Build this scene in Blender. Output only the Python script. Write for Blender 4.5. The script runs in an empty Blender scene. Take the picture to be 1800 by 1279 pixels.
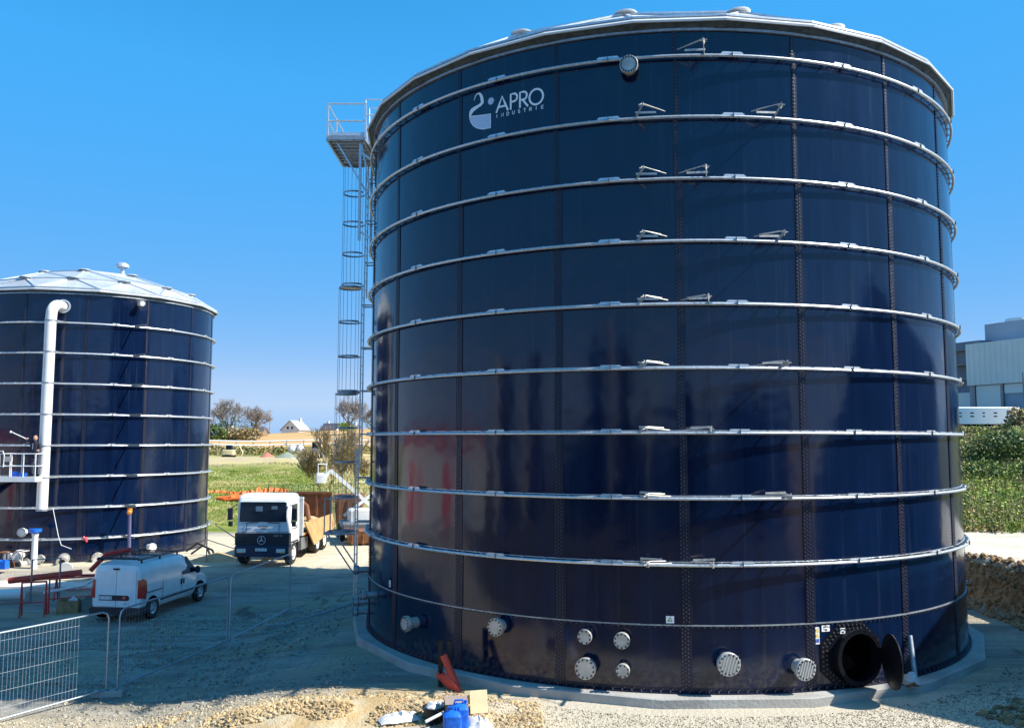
import bpy, math, random
from mathutils import Vector, Matrix, noise
R_ = math.radians
rnd = random.Random(7)
S = bpy.context.scene
C = S.collection
PI = math.pi
# ------------------------------------------------------------------ camera
cam_d = bpy.data.cameras.new('camera'); cam = bpy.data.objects.new('camera', cam_d); C.objects.link(cam)
cam_d.sensor_fit = 'HORIZONTAL'; cam_d.sensor_width = 36.0; cam_d.lens = 1538.0/1800*36
cam_d.clip_start = 0.1; cam_d.clip_end = 20000
cam.location = (0, 0, 5.5)
cam.rotation_euler = (Matrix.Rotation(R_(90)+0.0871, 4, 'X') @ Matrix.Rotation(0.0011, 4, 'Z')).to_euler()
S.camera = cam
# ------------------------------------------------------------------ light
SKYV, SKYH = 4.6, -.006
SUN_EL, SUN_AZ = 43.0, 99.8           # azimuth clockwise from +Y
W = bpy.data.worlds.new('World'); S.world = W; W.use_nodes = True
nt = W.node_tree; bg = nt.nodes['Background']
sky = nt.nodes.new('ShaderNodeTexSky'); sky.sky_type = 'NISHITA'; sky.sun_disc = False
sky.sun_elevation = R_(SUN_EL); sky.sun_rotation = R_(SUN_AZ); sky.altitude = 50
sky.air_density = 1.0; sky.dust_density = 0.3; sky.ozone_density = 2.5
# clear deep-blue sky: keep its hue, soften the white horizon glare
sh = nt.nodes.new('ShaderNodeSeparateColor'); sh.mode = 'HSV'; ch = nt.nodes.new('ShaderNodeCombineColor'); ch.mode = 'HSV'
def wm(op, a, b_):
    q = nt.nodes.new('ShaderNodeMath'); q.operation = op
    for i, v in enumerate((a, b_)):
        if isinstance(v, (int, float)): q.inputs[i].default_value = v
        else: nt.links.new(v, q.inputs[i])
    return q.outputs[0]
nt.links.new(sky.outputs[0], sh.inputs[0]); ch.inputs[0].default_value = .600
nt.links.new(wm('MINIMUM', wm('ADD', wm('MULTIPLY', sh.outputs[1], .85), .37), .945), ch.inputs[1]); nt.links.new(wm('MINIMUM', wm('MULTIPLY', sh.outputs[2], 1.25), SKYV), ch.inputs[2])
nt.links.new(ch.outputs[0], bg.inputs[0])
bg.inputs[1].default_value = 0.12
sd = bpy.data.lights.new('sun', 'SUN'); sun = bpy.data.objects.new('sun', sd); C.objects.link(sun)
sd.energy = 5.0; sd.angle = R_(0.5); sd.color = (1.0, 0.94, 0.84)
sv = Vector((math.sin(R_(SUN_AZ))*math.cos(R_(SUN_EL)), math.cos(R_(SUN_AZ))*math.cos(R_(SUN_EL)), math.sin(R_(SUN_EL))))
sun.rotation_euler = sv.to_track_quat('Z', 'Y').to_euler(); sun.location = (30, 0, 40)
S.view_settings.view_transform = 'Standard'; S.view_settings.look = 'None'; S.view_settings.gamma = 1
S.view_settings.exposure = 0.8
S.render.engine = 'CYCLES'
# ------------------------------------------------------------------ materials
MATS = {}
def mat(name, col, rough=0.6, metal=0.0, var=0.0, scale=3.0, bump=0.0, bscale=30.0, spec=0.5, col2=None, coat=0.0, island=0.0, trans=0.0):
    if name in MATS: return MATS[name]
    m = bpy.data.materials.new(name); m.use_nodes = True; n = m.node_tree; p = n.nodes['Principled BSDF']
    p.inputs['Base Color'].default_value = (*col, 1); p.inputs['Roughness'].default_value = rough
    p.inputs['Metallic'].default_value = metal; p.inputs['Specular IOR Level'].default_value = spec
    p.inputs['Coat Weight'].default_value = coat; p.inputs['Coat Roughness'].default_value = .05
    if trans: p.inputs['Transmission Weight'].default_value = trans
    tc = n.nodes.new('ShaderNodeTexCoord')
    if var or col2:
        nz = n.nodes.new('ShaderNodeTexNoise'); nz.inputs['Scale'].default_value = scale; nz.inputs['Detail'].default_value = 6
        n.links.new(tc.outputs['Object'], nz.inputs['Vector'])
        r = n.nodes.new('ShaderNodeValToRGB'); r.color_ramp.elements[0].position = .3; r.color_ramp.elements[1].position = .7
        c2 = col2 if col2 else tuple(min(1, c*(1+var)) for c in col); c1 = col if col2 else tuple(c*(1-var) for c in col)
        r.color_ramp.elements[0].color = (*c1, 1); r.color_ramp.elements[1].color = (*c2, 1)
        n.links.new(nz.outputs[0], r.inputs[0]); out = r.outputs[0]
        if island:
            g = n.nodes.new('ShaderNodeNewGeometry'); h = n.nodes.new('ShaderNodeHueSaturation')
            mr = n.nodes.new('ShaderNodeMapRange'); mr.inputs['To Min'].default_value = 1-island; mr.inputs['To Max'].default_value = 1+island
            n.links.new(g.outputs['Random Per Island'], mr.inputs['Value']); n.links.new(mr.outputs[0], h.inputs['Value'])
            n.links.new(out, h.inputs['Color']); out = h.outputs[0]
        n.links.new(out, p.inputs['Base Color'])
    if bump:
        b = n.nodes.new('ShaderNodeBump'); b.inputs['Strength'].default_value = bump; b.inputs['Distance'].default_value = .02
        z = n.nodes.new('ShaderNodeTexNoise'); z.inputs['Scale'].default_value = bscale; z.inputs['Detail'].default_value = 5
        n.links.new(tc.outputs['Object'], z.inputs['Vector']); n.links.new(z.outputs[0], b.inputs['Height']); n.links.new(b.outputs[0], p.inputs['Normal'])
    MATS[name] = m; return m
def enamel(name, col, col2):
    """glass-coated steel sheet: glossy, faint large waviness, dust, drips"""
    m = bpy.data.materials.new(name); m.use_nodes = True; n = m.node_tree; p = n.nodes['Principled BSDF']; L = n.links.new
    tc = n.nodes.new('ShaderNodeTexCoord')
    mp = n.nodes.new('ShaderNodeMapping'); mp.inputs['Scale'].default_value = (1.6, 1.6, .22); L(tc.outputs['Object'], mp.inputs[0])
    nz = n.nodes.new('ShaderNodeTexNoise'); nz.inputs['Scale'].default_value = 1.6; nz.inputs['Detail'].default_value = 7; L(mp.outputs[0], nz.inputs['Vector'])
    r = n.nodes.new('ShaderNodeValToRGB'); r.color_ramp.elements[0].position = .3; r.color_ramp.elements[1].position = .75
    r.color_ramp.elements[0].color = (*col, 1); r.color_ramp.elements[1].color = (*col2, 1); L(nz.outputs[0], r.inputs[0])
    v = n.nodes.new('ShaderNodeTexNoise'); v.inputs['Scale'].default_value = 9; v.inputs['Detail'].default_value = 8; L(tc.outputs['Object'], v.inputs['Vector'])
    r2 = n.nodes.new('ShaderNodeValToRGB'); r2.color_ramp.elements[0].position = .74; r2.color_ramp.elements[1].position = .8
    r2.color_ramp.elements[1].color = (.35, .35, .35, 1); L(v.outputs[0], r2.inputs[0])
    mx = n.nodes.new('ShaderNodeMixRGB'); L(r2.outputs[0], mx.inputs[0]); L(r.outputs[0], mx.inputs[1]); mx.inputs[2].default_value = (.12, .15, .2, 1)
    mp2 = n.nodes.new('ShaderNodeMapping'); mp2.inputs['Scale'].default_value = (7, 7, .18); L(tc.outputs['Object'], mp2.inputs[0])
    dn = n.nodes.new('ShaderNodeTexNoise'); dn.inputs['Scale'].default_value = 1.5; dn.inputs['Detail'].default_value = 5; L(mp2.outputs[0], dn.inputs['Vector'])
    dr = n.nodes.new('ShaderNodeValToRGB'); dr.color_ramp.elements[0].position = .58; dr.color_ramp.elements[1].position = .8; dr.color_ramp.elements[1].color = (.30, .30, .30, 1); L(dn.outputs[0], dr.inputs[0])
    m2 = n.nodes.new('ShaderNodeMixRGB'); L(dr.outputs[0], m2.inputs[0]); L(mx.outputs[0], m2.inputs[1]); m2.inputs[2].default_value = (.05, .065, .09, 1)
    sz = n.nodes.new('ShaderNodeSeparateXYZ'); L(tc.outputs['Object'], sz.inputs[0])
    mz = n.nodes.new('ShaderNodeMapRange'); mz.inputs['From Min'].default_value = .75; mz.inputs['From Max'].default_value = 0; L(sz.outputs[2], mz.inputs[0])
    mn = n.nodes.new('ShaderNodeMapRange'); mn.inputs['From Min'].default_value = .42; mn.inputs['From Max'].default_value = .72; mn.inputs['To Max'].default_value = .55; L(v.outputs[0], mn.inputs[0])
    mm = n.nodes.new('ShaderNodeMath'); mm.operation = 'MULTIPLY'; L(mz.outputs[0], mm.inputs[0]); L(mn.outputs[0], mm.inputs[1])
    m3 = n.nodes.new('ShaderNodeMixRGB'); L(mm.outputs[0], m3.inputs[0]); L(m2.outputs[0], m3.inputs[1]); m3.inputs[2].default_value = (.16, .13, .09, 1)
    L(m3.outputs[0], p.inputs['Base Color'])
    rr = n.nodes.new('ShaderNodeMapRange'); L(nz.outputs[0], rr.inputs[0]); rr.inputs['To Min'].default_value = .07; rr.inputs['To Max'].default_value = .18
    L(rr.outputs[0], p.inputs['Roughness']); p.inputs['IOR'].default_value = 1.54
    b = n.nodes.new('ShaderNodeBump'); b.inputs['Strength'].default_value = .4; b.inputs['Distance'].default_value = .05
    w = n.nodes.new('ShaderNodeTexNoise'); w.inputs['Scale'].default_value = .9; w.inputs['Detail'].default_value = 2
    L(tc.outputs['Object'], w.inputs['Vector']); L(w.outputs[0], b.inputs['Height']); L(b.outputs[0], p.inputs['Normal'])
    MATS[name] = m; return m
M_enamel = enamel('navy_enamel', (.0014, .007, .030), (.003, .013, .050))
M_seal = mat('dark_seam', (.006, .009, .03), .35, var=.3)
M_bolt = mat('bolt_caps', (.10, .10, .12), .3, .3, spec=.6)
M_galv = mat('galvanised_steel', (.62, .66, .70), .38, .55, var=.16, scale=14, bump=.1)
M_galvd = mat('weathered_galvanised', (.36, .40, .44), .5, .6, var=.25, scale=9, bump=.1)
M_alu = mat('aluminium_sheet', (.56, .60, .63), .42, .4, var=.18, scale=1.5)
M_alul = mat('bright_aluminium_dome', (.76, .78, .79), .45, .25, var=.06, scale=1.5)
M_alud = mat('dull_aluminium_skirt', (.06, .08, .09), .7, .2, var=.5, scale=8, bump=.5, bscale=60)
M_rub = mat('black_rubber', (.012, .012, .014), .6, var=.3)
M_coat = mat('black_coated_steel', (.005, .006, .010), .4, spec=.3)
M_black = mat('black_trim_and_shade', (.0015, .0015, .002), .9, spec=.0)  # deep black for trim; also paints the dark inside of the manhole
M_white = mat('white_vinyl', (.93, .94, .95), .4)
M_flange = mat('stainless_flange', (.50, .49, .46), .5, .35, var=.22, scale=5, bump=.2)
M_ribbed = mat('ribbed_cover_plate', (.6, .6, .58), .45, .4, var=.1)
M_conc = mat('concrete', (.27, .26, .24), .88, col2=(.44, .44, .42), scale=1.1, bump=.6, bscale=14)
M_concl = mat('pale_concrete', (.62, .60, .54), .85, var=.1, scale=1.2, bump=.2)
M_vwhite = mat('van_white_paint', (.86, .88, .90), .28, var=.07, scale=2.5, coat=.5)
M_glass = mat('dark_window_glass', (.006, .016, .032), .08, spec=.3)
M_plastic = mat('dark_bumper_plastic', (.02, .024, .035), .5, var=.2)
M_redlamp = mat('red_lamp_lens', (.55, .008, .008), .2, coat=.5)
M_orange = mat('amber_lamp_lens', (.7, .25, .03), .25, coat=.5)
M_lamp = mat('clear_lamp_lens', (.75, .75, .7), .15, coat=.8)
M_redp = mat('red_painted_steel', (.60, .03, .025), .45, var=.3, scale=8)
M_redpipe = mat('orange_red_duct', (.55, .06, .03), .5, var=.2)
M_tan = mat('tan_rusty_steel', (.50, .31, .12), .7, col2=(.36, .19, .07), scale=2.2, bump=.2)
M_brown = mat('rust_brown_steel', (.16, .06, .03), .75, col2=(.25, .11, .05), scale=3, bump=.3)
M_steel = mat('bare_grey_steel', (.22, .24, .26), .5, .5, var=.2)
M_fence = mat('fence_galvanised', (.38, .44, .5), .45, .6, var=.15)
M_blue = mat('blue_plastic', (.01, .13, .62), .35, var=.3, scale=9, bump=.2, bscale=20)
M_card = mat('cardboard', (.46, .31, .16), .85, var=.3, scale=5, bump=.5, bscale=9)
M_cardl = mat('pale_cardboard', (.74, .60, .36), .85, var=.12, scale=4)
M_poly = mat('white_plastic_sheet', (.58, .59, .61), .35, var=.1, bump=.6, bscale=12)
M_pvc = mat('white_pvc_pipe', (.76, .76, .74), .35, var=.05)
M_onet = mat('orange_safety_netting', (.85, .17, .03), .6, var=.25, scale=5)
M_wood = mat('timber', (.32, .19, .09), .8, var=.3, scale=6)
M_purp = mat('violet_grey_coated_steel', (.10, .10, .2), .5, var=.15)
M_pink = mat('pink_red_strap', (.75, .06, .08), .5)
M_skin = mat('skin', (.55, .30, .21), .6)
M_navycl = mat('dark_navy_cloth', (.014, .016, .04), .8, var=.3, scale=12)
M_hair = mat('short_grey_brown_hair', (.09, .06, .045), .8)
M_gravel = mat('pale_limestone_chips', (.42, .37, .28), .9, var=.3, scale=3, island=.5, bump=.3)
M_sandst = mat('tan_stone_chunks', (.36, .24, .11), .9, col2=(.50, .40, .24), scale=1.2, island=.35, bump=.4)
M_darkst = mat('brown_grey_rubble', (.20, .12, .055), .9, col2=(.36, .24, .13), scale=1.5, island=.4, bump=.4)
M_bark = mat('grey_bark', (.30, .27, .25), .9, var=.25, scale=8)
M_twig = mat('brown_twigs', (.36, .27, .15), .9, var=.3)
M_leafd = mat('dark_ivy_leaves', (.05, .09, .02), .6, col2=(.12, .18, .04), scale=1.2, island=.5)
M_leafg = mat('fresh_green_leaves', (.17, .28, .015), .6, col2=(.34, .42, .06), scale=.8, island=.5)
M_leafb = mat('bramble_brown_green', (.20, .18, .06), .7, col2=(.38, .28, .14), scale=1.1, island=.5)
M_grass = mat('spring_grass', (.13, .19, .02), .7, col2=(.26, .28, .05), scale=.3, island=.4)
M_straw = mat('pale_dry_grass', (.5, .46, .22), .8, col2=(.3, .38, .12), scale=2, island=.3)
M_gorse = mat('yellow_gorse', (.45, .32, .02), .7, col2=(.12, .14, .03), scale=1, island=.4)
M_render = mat('white_house_render', (.72, .72, .68), .8, var=.06)
M_slate = mat('pale_slate_roof', (.34, .33, .34), .6, var=.15)
M_slated = mat('dark_slate_roof', (.09, .09, .12), .6, var=.2)
M_brick = mat('brown_stone_barn', (.25, .17, .11), .85, var=.2)
M_cladd = mat('blue_grey_cladding', (.25, .33, .42), .5, var=.12, scale=.2)
M_greenf = mat('green_mesh_wire', (.03, .12, .06), .6)
M_machwh = mat('white_machine_paint', (.72, .75, .76), .35, var=.1)
# ------------------------------------------------------------------ mesh builder
class MB:
    def __init__(s): s.v = []; s.f = []; s.mi = []; s.m = 0
    def add(s, vs, fs):
        o = len(s.v); s.v.extend([tuple(v) for v in vs]); s.f.extend([tuple(i+o for i in f) for f in fs]); s.mi.extend([s.m]*len(fs)); return s
    def box(s, c, size, rz=0, rx=0, ry=0, M=None):
        hx, hy, hz = size[0]/2, size[1]/2, size[2]/2
        T = M if M is not None else Matrix.Translation(c) @ Matrix.Rotation(rz, 4, 'Z') @ Matrix.Rotation(ry, 4, 'Y') @ Matrix.Rotation(rx, 4, 'X')
        vs = [T @ Vector((x, y, z)) for x in (-hx, hx) for y in (-hy, hy) for z in (-hz, hz)]
        return s.add(vs, [(0,1,3,2), (4,6,7,5), (0,4,5,1), (2,3,7,6), (0,2,6,4), (1,5,7,3)])
    def bar(s, a, b, w, h, up=(0,0,1)):
        a, b = Vector(a), Vector(b); d = b-a; L = d.length
        if L < 1e-6: return s
        y = d.normalized(); u = Vector(up); x = y.cross(u)
        if x.length < 1e-4: x = y.cross(Vector((1,0,0)))
        x.normalize(); z = x.cross(y)
        T = Matrix((( x.x, y.x, z.x, 0), (x.y, y.y, z.y, 0), (x.z, y.z, z.z, 0), (0,0,0,1))); T.translation = (a+b)/2
        return s.box(None, (w, L, h), M=T)
    def tube(s, pts, r, n=8, cap=True, closed=False):
        pts = [Vector(p) for p in pts]; k = len(pts); rs = r if isinstance(r, (list, tuple)) else [r]*k
        t0 = (pts[1]-pts[0]).normalized(); ref = Vector((0,0,1)) if abs(t0.z) < .9 else Vector((1,0,0))
        u = t0.cross(ref).normalized(); vs = []
        for i, p in enumerate(pts):
            if closed: t = (pts[(i+1) % k]-pts[i-1]).normalized()
            else: t = (pts[min(i+1, k-1)]-pts[max(i-1, 0)]).normalized()
            u = (u - t*u.dot(t)).normalized(); w = t.cross(u)
            for j in range(n):
                a = 2*PI*j/n; vs.append(p+(u*math.cos(a)+w*math.sin(a))*rs[i])
        fs = []
        for i in range(k if closed else k-1):
            i2 = (i+1) % k
            for j in range(n): fs.append((i*n+j, i*n+(j+1) % n, i2*n+(j+1) % n, i2*n+j))
        if cap and not closed: fs.append(tuple(range(n-1, -1, -1))); fs.append(tuple((k-1)*n+j for j in range(n)))
        return s.add(vs, fs)
    def cyl(s, a, b, r, n=16, r2=None): return s.tube([a, b], [r, r if r2 is None else r2], n)
    def lathe(s, prof, n=24, o=(0,0,0), axis='Z', closed=False):
        vs = []
        for r, z in prof:
            for j in range(n):
                a = 2*PI*j/n; p = (r*math.cos(a), r*math.sin(a), z)
                if axis == 'X': p = (p[2], p[0], p[1])
                if axis == 'Y': p = (p[1], p[2], p[0])
                vs.append((p[0]+o[0], p[1]+o[1], p[2]+o[2]))
        k = len(prof); fs = []
        for i in range(k if closed else k-1):
            i2 = (i+1) % k
            for j in range(n): fs.append((i*n+j, i*n+(j+1) % n, i2*n+(j+1) % n, i2*n+j))
        return s.add(vs, fs)
    def prism(s, poly, T, depth):
        """poly in local XY, extruded along local Z by depth, T matrix"""
        n = len(poly); vs = [T @ Vector((x, y, 0)) for x, y in poly]+[T @ Vector((x, y, depth)) for x, y in poly]
        fs = [tuple(range(n-1, -1, -1)), tuple(range(n, 2*n))]+[(i, (i+1) % n, n+(i+1) % n, n+i) for i in range(n)]
        return s.add(vs, fs)
    def loft(s, secs, cap=True, closed=True):
        n = len(secs[0]); vs = [p for q in secs for p in q]; fs = []
        for i in range(len(secs)-1):
            for j in range(n if closed else n-1): fs.append((i*n+j, i*n+(j+1) % n, (i+1)*n+(j+1) % n, (i+1)*n+j))
        if cap: fs.append(tuple(range(n-1, -1, -1))); fs.append(tuple((len(secs)-1)*n+j for j in range(n)))
        return s.add(vs, fs)
    def sphere(s, c, r, n=12, m=8, sc=(1,1,1)):
        prof = [(math.sin(PI*i/m), -math.cos(PI*i/m)) for i in range(m+1)]; vs = []
        for a, z in prof:
            for j in range(n): vs.append((c[0]+r*sc[0]*a*math.cos(2*PI*j/n), c[1]+r*sc[1]*a*math.sin(2*PI*j/n), c[2]+r*sc[2]*z))
        return s.add(vs, [(i*n+j, i*n+(j+1) % n, (i+1)*n+(j+1) % n, (i+1)*n+j) for i in range(m) for j in range(n)])
    def build(s, name, ms, parent=None, smooth=True, angle=35, weld=False):
        me = bpy.data.meshes.new(name); me.from_pydata(s.v, [], s.f)
        ms = ms if isinstance(ms, (list, tuple)) else [ms]
        for m in ms: me.materials.append(m)
        if len(ms) > 1: me.polygons.foreach_set('material_index', s.mi)
        if smooth:
            me.polygons.foreach_set('use_smooth', [True]*len(me.polygons)); me.update(); me.set_sharp_from_angle(angle=R_(angle))
        me.update(); o = bpy.data.objects.new(name, me); C.objects.link(o)
        if parent: o.parent = parent
        return o
def thing(name, label, cat, loc=(0,0,0), rz=0, group=None):
    o = bpy.data.objects.new(name, None); C.objects.link(o); o.location = loc; o.rotation_euler = (0,0,rz)
    o.empty_display_size = .3; tag(o, label, cat, group); return o
def tag(o, label, cat, group=None, kind=None):
    o['label'] = label; o['category'] = cat
    if group: o['group'] = group
    if kind: o['kind'] = kind
    return o
def struct(o): o['kind'] = 'structure'; return o
def kids(o): return [x for x in C.objects if x.parent == o]
def copy_tree(o, parent=None):
    c = o.copy(); C.objects.link(c); c.parent = parent
    for k in kids(o): copy_tree(k, c)
    return c
def arc(p, q, n, c, r): return [(c[0]+r*math.cos(p+(q-p)*i/n), c[1]+r*math.sin(p+(q-p)*i/n)) for i in range(n+1)]
# stroke lettering ---------------------------------------------------
def _a(cx, cy, rx, ry, a0, a1, n=10): return [(cx+rx*math.cos(R_(a0+(a1-a0)*i/n)), cy+ry*math.sin(R_(a0+(a1-a0)*i/n))) for i in range(n+1)]
G = {'A': [[(0,0),(.5,1),(1,0)], [(.2,.32),(.8,.32)]], 'P': [[(0,0),(0,1),(.4,1)]+_a(.4,.74,.4,.26,90,-90)+[(0,.48)]],
 'R': [[(0,0),(0,1),(.4,1)]+_a(.4,.74,.36,.26,90,-90)+[(0,.48)], [(.3,.48),(.85,0)]], 'O': [_a(.5,.5,.5,.5,0,360,24)], 'I': [[(.3,0),(.3,1)]],
 'N': [[(0,0),(0,1),(.8,0),(.8,1)]], 'D': [[(0,0),(0,1),(.3,1)]+_a(.3,.5,.5,.5,90,-90)+[(0,0)]], 'U': [[(0,1),(0,.4)]+_a(.4,.4,.4,.4,180,360)+[(.8,1)]],
 'S': [_a(.4,.75,.33,.25,40,270)+_a(.4,.25,.36,.25,90,-140)], 'T': [[(0,1),(.8,1)], [(.4,1),(.4,0)]], 'E': [[(.7,1),(0,1),(0,0),(.7,0)], [(0,.5),(.6,.5)]],
 'C': [_a(.5,.5,.5,.5,45,315,16)], 'M': [[(0,0),(0,1),(.45,.3),(.9,1),(.9,0)]], 'V': [[(0,1),(.4,0),(.8,1)]], 'L': [[(0,1),(0,0),(.6,0)]], 'H': [[(0,0),(0,1)],[(.8,0),(.8,1)],[(0,.5),(.8,.5)]],
 'F': [[(.7,1),(0,1),(0,0)], [(0,.5),(.6,.5)]], 'K': [[(0,0),(0,1)],[(.8,1),(0,.45),(.8,0)]], 'B': [[(0,0),(0,1),(.4,1)]+_a(.4,.75,.3,.25,90,-90)+[(0,.5),(.4,.5)]+_a(.4,.25,.35,.25,90,-90)+[(0,0)]],
 'W': [[(0,1),(.25,0),(.5,.8),(.75,0),(1,1)]], '-': [[(.15,.5),(.6,.5)]], '0': [_a(.35,.5,.35,.5,0,360,16)], '1': [[(.1,.8),(.35,1),(.35,0)]], '2': [_a(.35,.7,.33,.3,160,-20)+[(0,0),(.7,0)]],
 '3': [_a(.3,.75,.3,.25,150,-90)+_a(.3,.25,.35,.25,90,-150)], '4': [[(.5,0),(.5,1),(0,.3),(.7,.3)]], '5': [[(.65,1),(.1,1),(.05,.55)]+_a(.32,.32,.33,.32,100,-150)], '6': [[(.5,1),(.05,.4)]+_a(.35,.3,.3,.3,160,-200)],
 '7': [[(0,1),(.7,1),(.25,0)]], '8': [_a(.35,.75,.28,.25,0,360),_a(.35,.25,.33,.25,0,360)], '9': [_a(.35,.7,.3,.3,0,360)+[(.25,0)]], ' ': [], 'X': [[(0,0),(.7,1)],[(0,1),(.7,0)]], 'G': [_a(.5,.5,.5,.5,45,360,16)+[(.6,.5)]]}
def ribbon(mb, pts, w, F):
    """flat ribbon along 2D pts (width w) mapped by F(u,v)->3D"""
    q = []
    for i in range(len(pts)-1):
        a, b = Vector(pts[i]), Vector(pts[i+1]); n = max(1, int((b-a).length/.15)); q += [a+(b-a)*k/n for k in range(n)]
    q.append(Vector(pts[-1])); vs = []
    for i, p in enumerate(q):
        t = q[min(i+1, len(q)-1)]-q[max(i-1, 0)]
        if t.length < 1e-9: t = Vector((1,0))
        t.normalize(); n_ = Vector((-t.y, t.x))*w/2; e = t*(w*.3 if i == len(q)-1 else -w*.3 if i == 0 else 0)
        vs += [F(*(p+n_+e)), F(*(p-n_+e))]
    mb.add(vs, [(2*i, 2*i+1, 2*i+3, 2*i+2) for i in range(len(q)-1)])
def write(mb, text, x, y, h, w, track, th, F):
    for ch in text:
        for st in G[ch]: ribbon(mb, [(x+px*w, y+py*h) for px, py in st], th, F)
        x += (w if ch not in 'I1' else w*.6)+track
    return x
# ------------------------------------------------------------------ terrain
BX, BY, BR = 4.3546, 27.6656, 8.6845          # large tank axis, radius
LX, LY, LR = -22.0, 45.64, 5.946              # small tank
def sm(a, b, x):
    t = max(0., min(1., (x-a)/(b-a))); return t*t*(3-2*t)
def pl(tab, x):
    if x <= tab[0][0]: return tab[0][1]
    for (x0, y0), (x1, y1) in zip(tab, tab[1:]):
        if x <= x1: return y0+(y1-y0)*(x-x0)/(x1-x0)
    return tab[-1][1]
LP = [(46,0), (56,-.15), (66,.3), (82,1.05), (100,2.1), (104,2.9), (130,3.3), (150,3.9), (165,4.7), (215,6.6), (262,8.0), (330,7.5), (900,6)]
RP = [(36.5,1.6), (38,2.0), (58,6.0), (62,6.4), (120,7.0), (400,9), (900,9)]
def nz(x, y, s, k=0): return noise.noise(Vector((x*s, y*s, k)))
def H(x, y):
    # flat yard, sinking to the left
    z = -.5*sm(-3.5, -9, x)*sm(40, 33, y)-.16*sm(-4, -9, x)*sm(25, 21, y)
    if y > 46: zl = pl(LP, y)+ (.05*max(-25, min(45, x+62))*sm(165, 262, y) if y > 165 else 0)
    else: zl = 0
    z += zl*(1-sm(2, 12, x))
    # right bank round the excavation and slope above
    dx, dy = x-BX, y-BY; r = math.hypot(dx, dy); az = math.degrees(math.atan2(dy, dx))
    k = sm(-62, -38, az)*(1-sm(66, 90, az)) if az > -62 else 0
    if r > 10.2 and k > 0:
        wob = nz(x, y, .5, 3)*.35
        b = 1.6*sm(10.9+wob, 12.1+wob, r)
        up = pl(RP, y)-1.6 if y > 36.5 else 0
        z += k*(b+up*sm(2, 12, x)*sm(11.5, 14, r))
    elif y > 36.5: pass
    if 19 < y < 46 and x < 0:
        for u0 in (-5.6, -7.4, -10.2, -12.0): 
            d_ = x-.16*(y-20)-u0-.5*math.sin(y*.16+u0); z -= (.05*math.exp(-(d_/.2)**2)-.028*math.exp(-((abs(d_)-.38)/.14)**2))*(.6+.8*abs(nz(x, y, .4, 7)))*sm(19.5, 21.5, y)
    n = .05*nz(x, y, .35)+.025*nz(x, y, 1.1, 5)
    dt = min(math.hypot(x-BX, y-BY)-BR, math.hypot(x-LX, y-LY)-LR)
    n *= sm(.9, 2.5, dt)
    # foreground rubble mound
    m = math.exp(-((y-17.9)/1.0)**2)*sm(-7.5, -5, x)*sm(1.5, -1, x); n += m*(.25+.14*nz(x, y, 1.6, 9))
    if y > 60: n += .35*nz(x, y, .06, 2)+.12*nz(x, y, .3, 4)
    if dt < 1.2: z = min(z, .0)
    return z+n
def axis(lo, hi, step, far, g):
    a = []; x = lo
    while x <= hi: a.append(x); x += step
    L_ = [lo]; s = step
    while L_[-1] > -far: s *= g; L_.append(L_[-1]-s)
    U = [hi]; s = step
    while U[-1] < far: s *= g; U.append(U[-1]+s)
    return sorted(set(L_[1:]+a+U[1:]))
xs = axis(-30, 26, .22, 3000, 1.13); ys = axis(14, 46, .22, 3500, 1.06)
g = MB(); nx = len(xs)
g.v = [(x, y, H(x, y)) for y in ys for x in xs]
g.f = [(j*nx+i, j*nx+i+1, (j+1)*nx+i+1, (j+1)*nx+i) for j in range(len(ys)-1) for i in range(nx-1)]; g.mi = [0]*len(g.f)
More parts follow.
